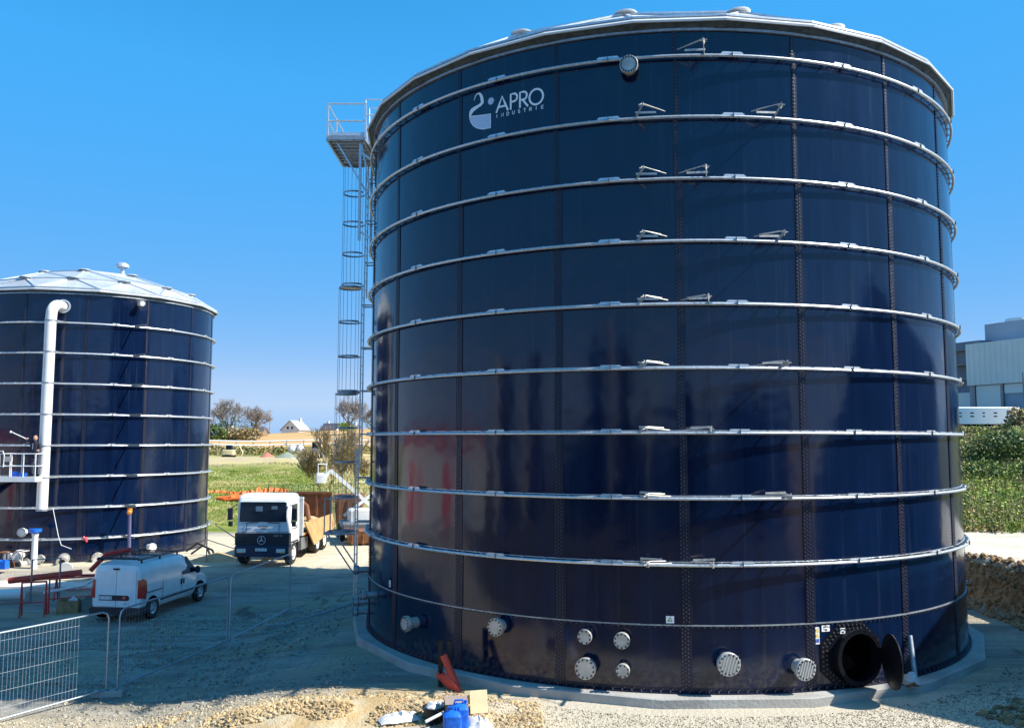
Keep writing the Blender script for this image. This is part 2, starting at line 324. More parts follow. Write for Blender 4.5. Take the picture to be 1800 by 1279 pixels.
def ground_mat():
    m = bpy.data.materials.new('yard_and_fields'); m.use_nodes = True; n = m.node_tree; p = n.nodes['Principled BSDF']; L = n.links.new
    ge = n.nodes.new('ShaderNodeNewGeometry'); sx = n.nodes.new('ShaderNodeSeparateXYZ'); L(ge.outputs['Position'], sx.inputs[0])
    def noi(s, d=6, sc=None, dist=0):
        z = n.nodes.new('ShaderNodeTexNoise'); z.inputs['Scale'].default_value = s; z.inputs['Detail'].default_value = d; z.inputs['Distortion'].default_value = dist
        if sc:
            mp = n.nodes.new('ShaderNodeMapping'); mp.inputs['Scale'].default_value = sc; mp.inputs['Rotation'].default_value = (0,0,R_(-78)); L(ge.outputs['Position'], mp.inputs[0]); L(mp.outputs[0], z.inputs['Vector'])
        else: L(ge.outputs['Position'], z.inputs['Vector'])
        return z.outputs[0]
    def mr(v, a, b, c=0, d=1):
        r = n.nodes.new('ShaderNodeMapRange'); r.inputs['From Min'].default_value = a; r.inputs['From Max'].default_value = b; r.inputs['To Min'].default_value = c; r.inputs['To Max'].default_value = d; L(v, r.inputs[0]); return r.outputs[0]
    def mth(op, a, b):
        q = n.nodes.new('ShaderNodeMath'); q.operation = op
        for i, v in enumerate((a, b)):
            if isinstance(v, (int, float)): q.inputs[i].default_value = v
            else: L(v, q.inputs[i])
        return q.outputs[0]
    def mix(f, a, b):
        q = n.nodes.new('ShaderNodeMixRGB')
        if isinstance(f, (int, float)): q.inputs[0].default_value = f
        else: L(f, q.inputs[0])
        for i, v in ((1, a), (2, b)):
            if isinstance(v, tuple): q.inputs[i].default_value = (*v, 1)
            else: L(v, q.inputs[i])
        return q.outputs[0]
    X, Y, Z = sx.outputs
    big = noi(.35, 5); fine = noi(9, 8); streak = noi(1.0, 7, (.30, 1.5, 1), .9); speck = noi(38, 4)
    dirt = mix(mr(streak, .40, .60), (.19, .185, .165), (.37, .35, .305))  # yard dirt, its colour darkened where the tank shadow lies
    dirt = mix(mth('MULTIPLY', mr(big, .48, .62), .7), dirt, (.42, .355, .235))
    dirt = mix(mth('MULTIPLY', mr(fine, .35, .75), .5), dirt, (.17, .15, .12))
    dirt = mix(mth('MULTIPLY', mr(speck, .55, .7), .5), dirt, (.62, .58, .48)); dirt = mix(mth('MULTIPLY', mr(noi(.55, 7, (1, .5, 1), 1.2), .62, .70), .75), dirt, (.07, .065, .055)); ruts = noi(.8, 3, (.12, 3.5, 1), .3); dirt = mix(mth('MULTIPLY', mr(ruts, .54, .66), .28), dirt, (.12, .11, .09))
    # foreground limestone chips (right) and tan rubble (left), colour kept paler where sun falls
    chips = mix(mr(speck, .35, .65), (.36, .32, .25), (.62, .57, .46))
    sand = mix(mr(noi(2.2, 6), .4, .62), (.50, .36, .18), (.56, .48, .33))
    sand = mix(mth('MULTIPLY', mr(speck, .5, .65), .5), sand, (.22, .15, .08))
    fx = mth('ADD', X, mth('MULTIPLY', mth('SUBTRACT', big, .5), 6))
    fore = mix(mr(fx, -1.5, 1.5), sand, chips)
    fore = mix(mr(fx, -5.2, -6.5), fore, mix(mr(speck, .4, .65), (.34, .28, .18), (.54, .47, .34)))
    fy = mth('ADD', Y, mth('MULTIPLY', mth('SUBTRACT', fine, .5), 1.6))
    col = mix(mr(fy, 20.6, 19.4), dirt, fore); col = mix(mr(fy, 16.2, 15.2), col, mix(mr(noi(.6, 6), .4, .6), (.05, .05, .03), (.12, .10, .06)))  # ground behind the camera darkened so the enamel mirrors less light
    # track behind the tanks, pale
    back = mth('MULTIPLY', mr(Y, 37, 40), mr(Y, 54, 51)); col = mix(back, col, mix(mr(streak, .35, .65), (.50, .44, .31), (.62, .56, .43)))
    # excavated bank and road on the right
    earth = mix(mr(noi(1.6, 8), .35, .65), (.20, .115, .045), (.40, .25, .12))
    earth = mix(mth('MULTIPLY', mr(noi(7, 6), .45, .62), .7), earth, (.42, .33, .2))
    bank = mth('MULTIPLY', mth('MULTIPLY', mr(Z, .12, .3), mr(Z, 1.55, 1.35)), mr(X, 9, 11)); col = mix(bank, col, earth)
    road = mth('MULTIPLY', mth('MULTIPLY', mr(Z, 1.35, 1.5), mr(X, 8, 10)), mr(Y, 37.2, 36.8)); col = mix(road, col, mix(mr(streak, .3, .7), (.50, .46, .38), (.66, .62, .52)))
    # vegetation
    gr = mix(mr(noi(.9, 7), .35, .65), (.11, .16, .02), (.24, .27, .06)); gr = mix(mr(noi(.18, 5), .48, .62), gr, (.40, .34, .14))
    gl = mth('MULTIPLY', mr(mth('ADD', Y, mth('MULTIPLY', big, 6)), 56.5, 58), mr(X, 4, 0))
    col = mix(gl, col, gr)
    so = mth('MULTIPLY', mth('MULTIPLY', gl, mr(Y, 100, 104)), mr(Y, 128, 124)); col = mix(so, col, mix(mr(noi(.3, 5), .4, .6), (.45, .36, .24), (.5, .42, .2)))
    rat = mth('DIVIDE', X, Y); tb = mth('MULTIPLY', mth('MULTIPLY', mr(mth('ADD', rat, mth('MULTIPLY', noi(.12, 4), .05)), -.205, -.185), mr(Y, 66, 78)), mr(X, 4, 0)); col = mix(tb, col, mix(mr(noi(.25, 7), .4, .6), (.42, .30, .12), (.56, .48, .24)))
    field = mth('MULTIPLY', mr(Y, 150, 156), mr(X, 30, 0)); col = mix(field, col, mix(mr(noi(.05, 6, (.3, 2, 1)), .35, .65), (.42, .24, .10), (.56, .38, .17)))
    gr2 = mth('MULTIPLY', mr(Y, 36.9, 37.4), mr(X, 6, 10)); col = mix(gr2, col, mix(mr(noi(1.2, 7), .4, .6), (.05, .08, .015), (.13, .12, .05)))
    L(col, p.inputs['Base Color']); p.inputs['Roughness'].default_value = .95; p.inputs['Specular IOR Level'].default_value = .2
    b1 = n.nodes.new('ShaderNodeBump'); b1.inputs['Strength'].default_value = .8; b1.inputs['Distance'].default_value = .05; L(mth('ADD', fine, mth('MULTIPLY', speck, .5)), b1.inputs['Height'])
    b2 = n.nodes.new('ShaderNodeBump'); b2.inputs['Strength'].default_value = .5; b2.inputs['Distance'].default_value = .12; L(streak, b2.inputs['Height']); L(b1.outputs[0], b2.inputs['Normal'])
    L(b2.outputs[0], p.inputs['Normal']); return m
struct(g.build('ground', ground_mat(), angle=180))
# ------------------------------------------------------------------ slabs
def slab(name, cx, cy, r, n, a0, z0, z1, m, wob=0.):
    b = MB(); pts = [(cx+(r+wob*rnd.uniform(-1, 1))*math.sin(R_(a0+360*i/n)), cy-(r+wob*rnd.uniform(-1, 1))*math.cos(R_(a0+360*i/n))) for i in range(n)]
    # bevelled rim
    ring = lambda k, z: [(cx+(x-cx)*k, cy+(y-cy)*k, z) for x, y in pts]
    b.loft([ring(1.004, z0), ring(1., z1-.02), ring(.997, z1)], cap=True); return struct(b.build(name, m, angle=30))
slab('concrete_slab', BX, BY, BR+.53, 18, 12, -.5, .195, M_conc, .03)
slab('concrete_slab', LX, LY, LR+1.2, 18, 3, -.9, -.17, M_concl, .03)
b = MB(); b.box((LX+1.5, LY-8.3, -.42), (11.5, 4.6, .34)); b.box((-15.6, 43.2, -.3), (3.2, 4.8, .35), rz=.2); struct(b.build('concrete_slab', M_concl))
# ------------------------------------------------------------------ tanks
def P(R, a, z): a = R_(a); return Vector((R*math.sin(a), -R*math.cos(a), z))   # az 0 faces the camera side
def ring_strip(mb, r0, r1, z0, z1, n=180):
    """solid hoop of rectangular section"""
    mb.lathe([(r0, z0), (r1, z0), (r1, z1), (r0, z1)], n, closed=True)
def flange_stub(t, R, az, z, r, L=.3, ribbed=False, nb=12, name='flanged_nozzle', m=M_flange):
    """blind-flanged pipe stub sticking out radially"""
    T = Matrix.Rotation(R_(az), 4, 'Z') @ Matrix.Translation((0, -R, z)) @ Matrix.Rotation(R_(90), 4, 'X')   # local +Z outward
    b = MB()
    b.lathe([(0, -.05), (r*.68, -.05), (r*.68, L-.1), (r, L-.1), (r, L-.045), (r*.97, L-.045), (r*.97, L-.04), (r, L-.04), (r, L), (r*.97, L+.006), (0, L+.006)], 28)
    b.m = 1
    for i in range(nb):
        a = 2*PI*(i+.5)/nb; c = (r*.84*math.cos(a), r*.84*math.sin(a)); b.cyl((c[0], c[1], L-.13), (c[0], c[1], L+.03), .019, 6)
    b.m = 0
    if ribbed:
        for i in range(-3, 4):
            x = i*r*.27; h = math.sqrt(max(0, r*r*.86-x*x)); b.bar((x-h*.3, -h, L+.014), (x+h*.3, h, L+.014), .02, .025)
    b.v = [tuple(T @ Vector(v)) for v in b.v]
    o = b.build(name, [m, M_seal], t); return o
def make_tank(name, label, cx, cy, z0, R, ztop, rings, zj, N, a0, roofv, roofa, parts_extra=None, nseg=180):
    t = thing(name, label, 'storage tank', (cx, cy, z0)); ztop -= z0; rings = [z-z0 for z in rings]; zj -= z0
    nsg = N*9
    # wall: each course a hair proud of the one above it
    b = MB(); lev = sorted([0, zj]+[z for z in rings]+[ztop]); prof = []
    for i in range(len(lev)-1):
        off = .0 if i % 2 else .004
        prof += [(R+off, lev[i]), (R+off, lev[i+1]-.001)]
    b.lathe(prof, nsg); b.lathe([(R-.03, ztop), (R-.03, 0)], nsg); o = b.build('wall', M_enamel, t, angle=50)
    # vertical bolted seams
    seam = None
    for i in range(N):
        if seam is None:
            b = MB(); n_ = 0
            for c in range(len(lev)-1):
                z_a, z_b = lev[c]+.03, lev[c+1]-.03
                rows = 3 if c < 3 else (2 if c < len(lev)-4 else 1); sh = .03*(c % 2)
                wd = .06*rows+.05
                b.m = 0
                x0 = sh-.02; T = Matrix.Translation((x0+wd/2-.03, -R-.008, (z_a+z_b)/2)); b.box(None, (wd, .014, z_b-z_a), M=T)
                b.m = 1; k = int((z_b-z_a)/.082)
                for q in range(k):
                    for rw in range(rows):
                        z = z_a+(q+.5+(.5 if rw % 2 else 0)*.9)*(z_b-z_a)/k; x = x0+.06*rw
                        if z > z_b: continue
                        s_ = .0145; b.lathe([(s_, 0), (s_*.8, -.03), (.001, -.034)], 6, (x, -R-.014, z), 'Y')
            seam = b.build('bolted_seam', [M_seal, M_bolt], t, angle=40); o = seam
        else: o = seam.copy(); C.objects.link(o); o.parent = t
        o.rotation_euler = (0, 0, R_(a0+i*360/N))
    # horizontal bolted joint low down + base angle
    b = MB(); b.m = 0; ring_strip(b, R, R+.022, zj-.015, zj+.012, nsg); b.m = 1
    nb = int(2*PI*R/.13)
    for i in range(nb):
        p = P(R+.02, 360*i/nb, zj-.04); q = P(R+.045, 360*i/nb, zj-.04); b.tube([p, q], [.015, .012], 5)
    b.build('horizontal_seam', [M_galvd if R > 7 else M_seal, M_bolt], t, angle=40)
    b = MB(); b.m = 0; b.lathe([(R, .1), (R+.014, .1), (R+.014, .014), (R+.11, .012), (R+.11, 0), (R, 0)], nsg); b.m = 1
    nb = int(2*PI*R/.2)
    for i in range(nb):
        b.cyl(P(R+.065, 360*i/nb, .01), P(R+.065, 360*i/nb, .055), .016, 6); b.cyl(P(R+.01, 360*i/nb+.3, .06), P(R+.045, 360*i/nb+.3, .06), .014, 5)
    b.build('base_angle', [M_seal, M_bolt], t, angle=40)
    # stiffening rings: hoop pipe on gussets off a bolted flange
    first = None
    for z in rings:
        if first is None:
            b = MB(); b.m = 0; ring_strip(b, R, R+.022, .045, .062, nsg)
            b.tube([P(R+.125, 360*i/nsg, 0) for i in range(nsg)], .034, 8, closed=True)
            ng = N*5
            for i in range(ng):
                az = 360*(i+.5)/ng+a0
                b.bar(P(R, az, .035), P(R+.11, az, .022), .012, .06)
            for i in range(N):    # splice plates
                az = a0+(i+.46)*360/N
                for d in (-1, 1): b.bar(P(R+.125, az+d*.85-.75, .046), P(R+.125, az+d*.85+.75, .046), .05, .03)
                b.bar(P(R+.13, az-1.4, .07), P(R+.13, az+1.4, .07), .010, .035)
            b.m = 1
            nb = int(2*PI*R/.115)
            for i in range(nb): p = P(R+.018, 360*i/nb, .03); b.tube([p, P(R+.045, 360*i/nb, .03)], [.014, .012], 5)
            for i in range(N):
                az = a0+(i+.46)*360/N; b.bar(P(R+.165, az, -.03), P(R+.165, az, .08), .04, .01, up=(1,0,0))
            first = b.build('stiffening_ring', [M_galv, M_bolt], t, angle=40); o = first
        else: o = first.copy(); C.objects.link(o); o.parent = t
        o.location = (0, 0, z)
    # eave: top angle, mesh band, polygonal skirt, faceted dome
    b = MB(); ring_strip(b, R-.02, R+.06, ztop-.02, ztop+.035, nsg); b.build('top_angle', M_galvd, t)
    b = MB(); K = roofv
    Ro = R+.27; zs = ztop+.14; Rh = roofa['h']
    pt = lambda r, k, z, off=0: P(r, roofa['a']+360*(k+off)/K, z)
    b.m = 0; b.loft([[pt(Ro-.18, i, ztop+.03) for i in range(K)], [pt(Ro-.06, i, zs) for i in range(K)]], cap=False)
    b.build('eave_mesh', M_alud, t, smooth=False)
    b = MB(); b.loft([[pt(Ro-.05, i, zs-.01) for i in range(K)], [pt(Ro, i, zs-.02) for i in range(K)], [pt(Ro+.01, i, zs+.02) for i in range(K)], [pt(Ro-.12, i, zs+.13) for i in range(K)]], cap=False)
    rf = b.build('roof', M_alul if R > 7 else M_alu, t, smooth=False)
    b = MB(); rm = MB(); kn = MB()
    # geodesic-like net: rows of vertices
    rows = [(Ro-.12, K, 0., zs+.13)]
    for f, frac, off in roofa['rows']: rows.append(((Ro)*f, int(K*frac) if frac else 1, off, zs+.13+Rh*(1-f*f)))
    P3 = [[P(r, roofa['a']+360*(i+off)/n, z) for i in range(n)] for r, n, off, z in rows]
    for q in range(len(rows)-1):
        A, B = P3[q], P3[q+1]; na, nb_ = len(A), len(B); oa, ob = rows[q][2], rows[q+1][2]
        i = j = 0
        while i < na or j < nb_:
            ta = (i+1+oa)/na; tb = (j+1+ob)/nb_ if nb_ > 1 else 2
            if (ta <= tb and i < na) or j >= nb_: tri = (A[i % na], A[(i+1) % na], B[j % nb_]); i += 1
            else: tri = (A[i % na], B[(j+1) % nb_], B[j % nb_]); j += 1
            if nb_ == 1 and i >= na: j = nb_
            b.add(tri, [(0,1,2)])
            for e in ((0,1),(1,2),(2,0)):
                u, v = tri[e[0]]+Vector((0,0,.012)), tri[e[1]]+Vector((0,0,.012))
                if (u-v).length > .2 and u.x <= v.x: rm.bar(u, v, .10, .045)
    b.m = 0; b.build('roof_panels', M_alul if R > 7 else M_alu, rf, smooth=False); rm.build('roof_ribs', M_galv, rf, smooth=False); kb = None
    for row in P3[1:]:
        for p in row:
            if kb is None: kn.lathe([(.30, 0), (.30, .03), (.22, .07), (0, .09)], 14); kb = kn.build('node_cover', M_white if R > 7 else M_galv, rf); kc = kb
            else: kc = kb.copy(); C.objects.link(kc); kc.parent = rf
            kc.location = p
            if R > 7: kc.scale = (.95, .95, .25)
    return t, ztop
BZ = .205
ringsB = [2.863+1.4*i for i in range(9)]
big, bt = make_tank('storage_tank', 'large navy blue bolted steel tank with white company logo and galvanised hoops', BX, BY, BZ, BR, 14.70, ringsB, 1.5925, 20, -4.7,
    27, dict(a=2.7, h=2.6, rows=[(.86, .6667, 0.25, ), (.6, .3334, .5), (.3, .2, .2), (0.001, 0, 0)]))
LZ = -.16
ringsL = [1.042+1.4*i for i in range(8)]
small, st_ = make_tank('storage_tank', 'smaller navy blue tank with white downpipe and shallow faceted dome behind the van', LX, LY, LZ, LR, 12.21, ringsL, .3, 14, -2.7,
    14, dict(a=2.0, h=1.75, rows=[(.80, 1, .5), (.42, .5, .25), (0.001, 0, 0)]))
# --- brackets sticking out of the hoops
def bracket(t, R, az, z, L, side, mm=M_flange):
    b = MB(); a = P(R+.02, az, z); e = P(R+L, az+side*1.2, z+.03)
    b.bar(a, e, .012, .075); b.bar(P(R+.14, az, z+.09), P(R+.14, az+side*3.0, z+.075), .01, .045)
    for k in (0, 1):
        s_ = P(R+.30-.0*k, az+side*(4.2-k*.8), z+.02+.05*k); m_ = P(R+L*.86-.12*k, az+side*1.3, z+.06+.03*k)
        b.tube([s_, m_, P(R+L*.93-.1*k, az+side*.6, z+.03)], .011, 6)
    b.cyl(P(R+L*.8, az+side*.9, z-.02), P(R+L*.8, az+side*.9, z+.1), .018, 6)
    return b.build('bracket', mm, t)
for i, z in enumerate(reversed(ringsB)):
    zz = z-BZ+.04
    if i > 0: bracket(big, BR, -10.5, zz, .80, 1)
    bracket(big, BR, -.3 if i % 2 == 0 else 10.0, zz, .80, -1)
for i, z in enumerate(reversed(ringsL)):
    b = MB(); zz = z-LZ+.02; b.bar(P(LR, 42.3-.2*i, zz), P(LR+.95, 44.5-.2*i, zz), .02, .12); b.tube([P(LR+.1, 40, zz), P(LR+.8, 43, zz), P(LR+.9, 45, zz)], .012, 5)
    b.build('bracket', M_steel, small)
# --- nozzles, large tank
for az, z, r, L, rib, nb in [(-50.5, 1.02, .19, .36, 0, 14), (-31.9, 1.33, .20, .28, 0, 12), (-18.2, 1.32, .155, .28, 0, 8), (-13.1, 1.28, .17, .26, 0, 10), (-18.1, .66, .225, .30, 0, 12),
        (-13.0, .66, .145, .26, 0, 8), (1.1, .86, .24, .30, 1, 14), (11.6, .72, .225, .34, 1, 14), (-11.3, 13.86, .205, .3, 0, 18)]:
    o = flange_stub(big, BR, az, z-BZ, r, L, rib, nb)
    if rib: o.data.materials[0] = M_ribbed
for az, z in [(-80, 1.72), (-68, 1.30), (-78, .86), (-80, .52)]:
    flange_stub(big, BR, az, z-BZ, .13, .42, 0, 8, m=M_galvd)
flange_stub(big, BR, 74, 1.5-BZ, .09, .2, 0, 6)
# --- manhole with octagonal reinforcing plate and open door
aM, zM = 20.6, .86-BZ
T0 = Matrix.Rotation(R_(aM), 4, 'Z') @ Matrix.Translation((0, -BR-.012, zM)) @ Matrix.Rotation(R_(90), 4, 'X')
b = MB(); b.m = 0
def wrap(b, i0, R):      # press flat plate vertices onto the cylinder wall
    for i in range(i0, len(b.v)):
        x, y, z = b.v[i]; b.v[i] = (R+z and (R+z)*math.sin(x/R), -(R+z)*math.cos(x/R), y)
pb = MB(); pr = [(.80, 0), (.80, .02), (.42, .02)]
oct_ = lambda k, z: [(k*math.cos(R_(22.5+45*i))*1.0-.03, k*math.sin(R_(22.5+45*i))*.88, z) for i in range(8)]
def dens(pts, n=6):
    o = []
    for i in range(len(pts)):
        a, c = Vector(pts[i]), Vector(pts[(i+1) % len(pts)])
        o += [tuple(a+(c-a)*k/n) for k in range(n)]
    return o
o1, o2 = dens(oct_(.86, 0)), dens(oct_(.86, .022))
inn = [(.52*math.cos(math.atan2(y, x)), .52*math.sin(math.atan2(y, x)), .022) for x, y, z in o2]
pb.m = 0; pb.loft([o1, o2, inn], cap=False); pb.m = 1
for k, cnt in ((.80, 44), (.70, 40)):
    for i in range(cnt):
        q = i/cnt*8; e = int(q); f = q-e; pp = oct_(k, .02); p0 = Vector(pp[e % 8]).lerp(Vector(pp[(e+1) % 8]), f)
        pb.lathe([(.02, 0), (.017, .028), (.001, .033)], 6, tuple(p0))
for i in range(len(pb.v)):
    x, y, z = pb.v[i]; rr = BR+.006+z; pb.v[i] = (rr*math.sin(x/BR), -rr*math.cos(x/BR), y+zM)
mp_ = pb.build('manhole_plate', [M_coat, M_bolt], big, angle=40); mp_.rotation_euler = (0, 0, R_(aM))
b = MB(); n_ = 40
b.lathe([(.53, -.1), (.53, .22), (.60, .22), (.60, .25), (.50, .25), (.50, -.1)], n_)
for i in range(24): a = 2*PI*i/24; b.cyl((.57*math.cos(a), .57*math.sin(a), .21), (.57*math.cos(a), .57*math.sin(a), .262), .013, 6)
b.v = [tuple(T0 @ Vector(v)) for v in b.v]; nk = b.build('manhole_neck', M_coat, big)
b = MB(); b.lathe([(0, .02), (.502, .02)], n_); b.v = [tuple(T0 @ Vector(v)) for v in b.v]; b.build('manhole_shade_disc', M_black, big)  # flat black disc paints the unlit hole inside the neck
# door swung open to the right on a hinge
b = MB(); hinge = T0 @ Vector((.61, 0, .24)); Rd = Matrix.Translation(hinge) @ Matrix.Rotation(R_(aM), 4, 'Z') @ Matrix.Rotation(R_(-113), 4, 'Z') @ Matrix.Rotation(R_(90), 4, 'X')
b.lathe([(0, 0), (.57, 0), (.57, .03), (.50, .03), (.44, .05), (0, .06)], n_, (.575, 0, 0))
for i in range(24): a = 2*PI*i/24; b.cyl((.575+.54*math.cos(a), .54*math.sin(a), -.005), (.575+.54*math.cos(a), .54*math.sin(a), .035), .014, 6)
b.bar((0, -.16, -.02), (0, .16, -.02), .05, .05); b.bar((0, .1, 0), (.5, .1, -.03), .05, .03); b.bar((0, -.1, 0), (.5, -.1, -.03), .05, .03)
b.v = [tuple(Rd @ Vector(v)) for v in b.v]; b.build('manhole_door', M_coat, big)
# --- stickers + logo on the wall
def onwall(az0, zc, lift=.009):
    def F(u, v): a = az0+math.degrees(u/BR); q = P(BR+lift, a, zc+v-BZ); return q
    return F
def patch(mb, F, u0, v0, u1, v1, n=4):
    vs = []; 
    for i in range(n+1):
        u = u0+(u1-u0)*i/n; vs += [F(u, v0), F(u, v1)]
    mb.add(vs, [(2*i, 2*i+2, 2*i+3, 2*i+1) for i in range(n)])
M_lab = [M_white, mat('sticker_black_ink', (.03, .03, .03), .5), mat('sticker_yellow', (.75, .6, .05), .5), mat('sticker_red', (.6, .08, .2), .5), mat('sticker_blue', (.03, .15, .5), .5), mat('sticker_green', (.35, .5, .12), .5)]
def sticker(az, z, w, h, kind):
    b = MB(); F = onwall(az, z, .011); F2 = onwall(az, z, .014); b.m = 0; patch(b, F, -w/2, -h/2, w/2, h/2)
    if kind == 'tri':
        b.m = 1
        for st in ([(-.045, -.035), (0, .05), (.045, -.035), (-.045, -.035)],): ribbon(b, st, .014, F2)
        b.m = 5; ribbon(b, [(-.02, -.02), (.01, .012), (.02, -.02)], .016, F2)
    if kind == 'lab': 
        b.m = 1; ribbon(b, [(-w*.3, h*.25), (w*.3, h*.25)], .02, F2); ribbon(b, [(-w*.3, -.02), (w*.1, -.02)], .015, F2)
        patch(b, F2, -.02, -h*.38, .03, -h*.1)
    if kind == 'many':
        for r_ in range(3):
            b.m = 3; cc = [(-w*.24+.045*math.cos(2*PI*k/12), h*.3-r_*h*.3+.045*math.sin(2*PI*k/12)) for k in range(13)]; ribbon(b, cc, .014, F2); ribbon(b, [cc[1], cc[7]], .014, F2)
            b.m = (2, 2, 4)[r_]; u, v = w*.22, h*.3-r_*h*.3
            if r_ < 2: ribbon(b, [(u-.04, v-.03), (u, v+.04), (u+.04, v-.03), (u-.04, v-.03)], .03, F2)
            else: patch(b, F2, u-.04, v-.04, u+.04, v+.04)
            b.m = 3; 
    o = b.build('sticker', M_lab, big, smooth=False); return o
sticker(-60.3, 1.76, .13, .17, 'lab'); sticker(-6.5, 1.71, .17, .15, 'tri')
sticker(14.55, 1.33, .18, .36, 'many'); sticker(16.2, 1.47, .2, .13, 'lab')
sh_ = sticker(18.9, 1.40, .13, .12, 'lab')
for v in sh_.data.vertices: v.co = Vector((v.co.x, v.co.y, 0)).normalized()*(Vector((v.co.x, v.co.y, 0)).length+.03)+Vector((0, 0, v.co.z))
b = MB(); F = lambda u, v: P(BR+.010, math.degrees(u/8.69), v-BZ)
def fillstrip(top, bot, m):
    b.m = m; vs = []
    for (a, c) in zip(top, bot): vs += [F(*a), F(*c)]
    b.add(vs, [(2*i, 2*i+1, 2*i+3, 2*i+2) for i in range(len(top)-1)])
# swirl: tapering hook, neck, then broad base (outer edge / inner edge pairs)
outer = [(-5.690,13.775),(-5.668,13.85),(-5.63,13.905),(-5.575,13.935),(-5.515,13.935),(-5.455,13.895),(-5.41,13.82),(-5.388,13.735),(-5.381,13.65),(-5.45,13.590),(-5.57,13.555),(-5.70,13.50),(-5.765,13.44)]
inner = [(-5.672,13.772),(-5.65,13.83),(-5.62,13.872),(-5.575,13.905),(-5.535,13.90),(-5.505,13.85),(-5.485,13.79),(-5.475,13.73),(-5.472,13.668),(-5.55,13.637),(-5.67,13.618),(-5.78,13.585),(-5.83,13.52)]
fillstrip(outer, inner, 0)
topb = [(-5.83,13.52),(-5.80,13.41),(-5.765,13.40),(-5.68,13.385),(-5.6,13.375),(-5.45,13.35),(-5.3,13.335),(-5.165,13.334)]
botb = [(-5.765,13.44),(-5.825,13.36),(-5.80,13.28),(-5.74,13.19),(-5.63,13.10),(-5.45,13.02),(-5.3,12.985),(-5.165,12.974)]
fillstrip([(-5.83,13.52),(-5.838,13.44),(-5.83,13.36)], [(-5.765,13.44),(-5.79,13.42),(-5.78,13.405)], 0)
fillstrip([(-5.83,13.37)]+topb[2:], [(-5.828,13.34)]+botb[2:], 1)
ribbon(b, [(-5.166+.045*math.cos(a*PI/6), 13.641+.045*math.sin(a*PI/6)) for a in range(13)], .09, F)
b.m = 0
F3 = lambda u, v: P(BR+.013, math.degrees(u/8.69), v-BZ)
ribbon(b, [(-5.82,13.36),(-5.78,13.25),(-5.70,13.145),(-5.58,13.06),(-5.40,12.995),(-5.172,12.982),(-5.172,13.325),(-5.35,13.335),(-5.6,13.37),(-5.78,13.40)], .022, F3)
write(b, 'A', -5.0, 13.325, .36, .32, 0, .05, F3); write(b, 'P', -4.6, 13.325, .36, .22, 0, .05, F3); write(b, 'R', -4.35, 13.32, .36, .24, 0, .05, F3); write(b, 'O', -4.1, 13.315, .37, .35, 0, .05, F3)
for i, ch in enumerate('INDUSTRIE'): write(b, ch, -5.01+i*.152, 13.19, .078, .07, 0, .017, F3)
b.build('company_logo', [M_white, mat('pale_blue_vinyl', (.55, .64, .80), .45)], big, smooth=False)
# --- ladder with safety cage and top platform
def loc(p): return (p[0]-BX, p[1]-BY, p[2]-BZ)
lad = MB(); cage = MB(); ARMS = []
secs = [(.2, 5.2, -5.02), (4.6, 10.6, -4.92), (10.2, 15.9, -4.84)]
for k, (z0, z1, x) in enumerate(secs):
    y0, y1 = 28.35, 28.80
    for y in (y0, y1):
        lad.bar(loc((x, y, z0)), loc((x, y, z1)), .085, .035, up=(1,0,0))
    z = z0+.25
    while z < z1-.1: lad.tube([loc((x, y0, z)), loc((x, y1, z))], .014, 6); z += .28
for z in [2.9+1.4*i for i in range(9)]:
    x = -5.02 if z < 5 else (-4.92 if z < 10.4 else -4.84)
    for y in (28.35, 28.8):
        q = Vector((BX, BY, 0))+P(BR+.1, -math.degrees(math.atan2(BX-x, -(BY-y)+1e-9))+0, 0)
        xw = BX-math.sqrt((BR+.1)**2-(y-BY)**2); st1 = MB(); st1.bar(loc((x, y, z)), loc((xw, y, z)), .05, .04); ARMS.append(st1)
def hoop(x, z, r=.37, n=14, a0=28, a1=332):
    cy_ = 28.575; pts = []
    for i in range(n+1):
        a = R_(a0+(a1-a0)*i/n); pts.append(loc((x-.42-r*1.0*-math.cos(a), cy_+r*math.sin(a), z)))
    return pts
for (za, zb, x) in [(2.6, 7.0, -4.98), (7.1, 10.5, -4.92), (10.6, 14.7, -4.84)]:
    z = za; hs_ = []
    while z < zb+.01: hs_.append(z); z += (zb-za)/ (4 if x < -4.95 else 3 if x < -4.9 else 4)
    for z in hs_:
        pts = hoop(x, z)
        for p, q in zip(pts, pts[1:]): cage.bar(p, q, .012, .055, up=(0,0,1))
    up0, up1 = hoop(x, za), hoop(x, zb)
    for i in (1, 3, 5, 7, 9, 11, 13): cage.bar(up0[i], up1[i], .035, .008, up=(1,0,0))
ld = lad.build('ladder', M_galv, big, smooth=False); cage.build('safety_cage', M_galvd, ld, smooth=False); [q.build('stand_off_arm', M_galvd, ld, smooth=False) for q in ARMS]
b = MB()
for z in (10.5, 7.02): 
    b.lathe([(0, 0), (.36, 0), (.36, .04), (0, .04)], 18, loc((-5.33, 28.575, z)))
b.build('rest_landing', M_galvd, ld)
b = MB(); zf = 2.55     # lower landing frame with braces
for p, q in [((-5.95,28.1),(-5.0,28.1)), ((-5.95,29.0),(-5.0,29.0)), ((-5.95,28.1),(-5.95,29.0))]: b.bar(loc((*p, zf)), loc((*q, zf)), .05, .07)
for y in (28.1, 29.0):
    b.bar(loc((-5.85, y, zf)), loc((-5.02, y, zf-1.2)), .04, .04); b.bar(loc((-5.95, y, zf)), loc((-5.95, y, zf+1.1)), .035, .035, up=(1,0,0)); b.bar(loc((-5.95, y, zf+1.1)), loc((-5.0, y, zf+1.1)), .035, .035)
b.build('landing_frame', M_galvd, ld, smooth=False)
pz = 14.85; X0, X1, Y0, Y1 = -5.75, -4.62, 26.5, 29.1
pf = MB()
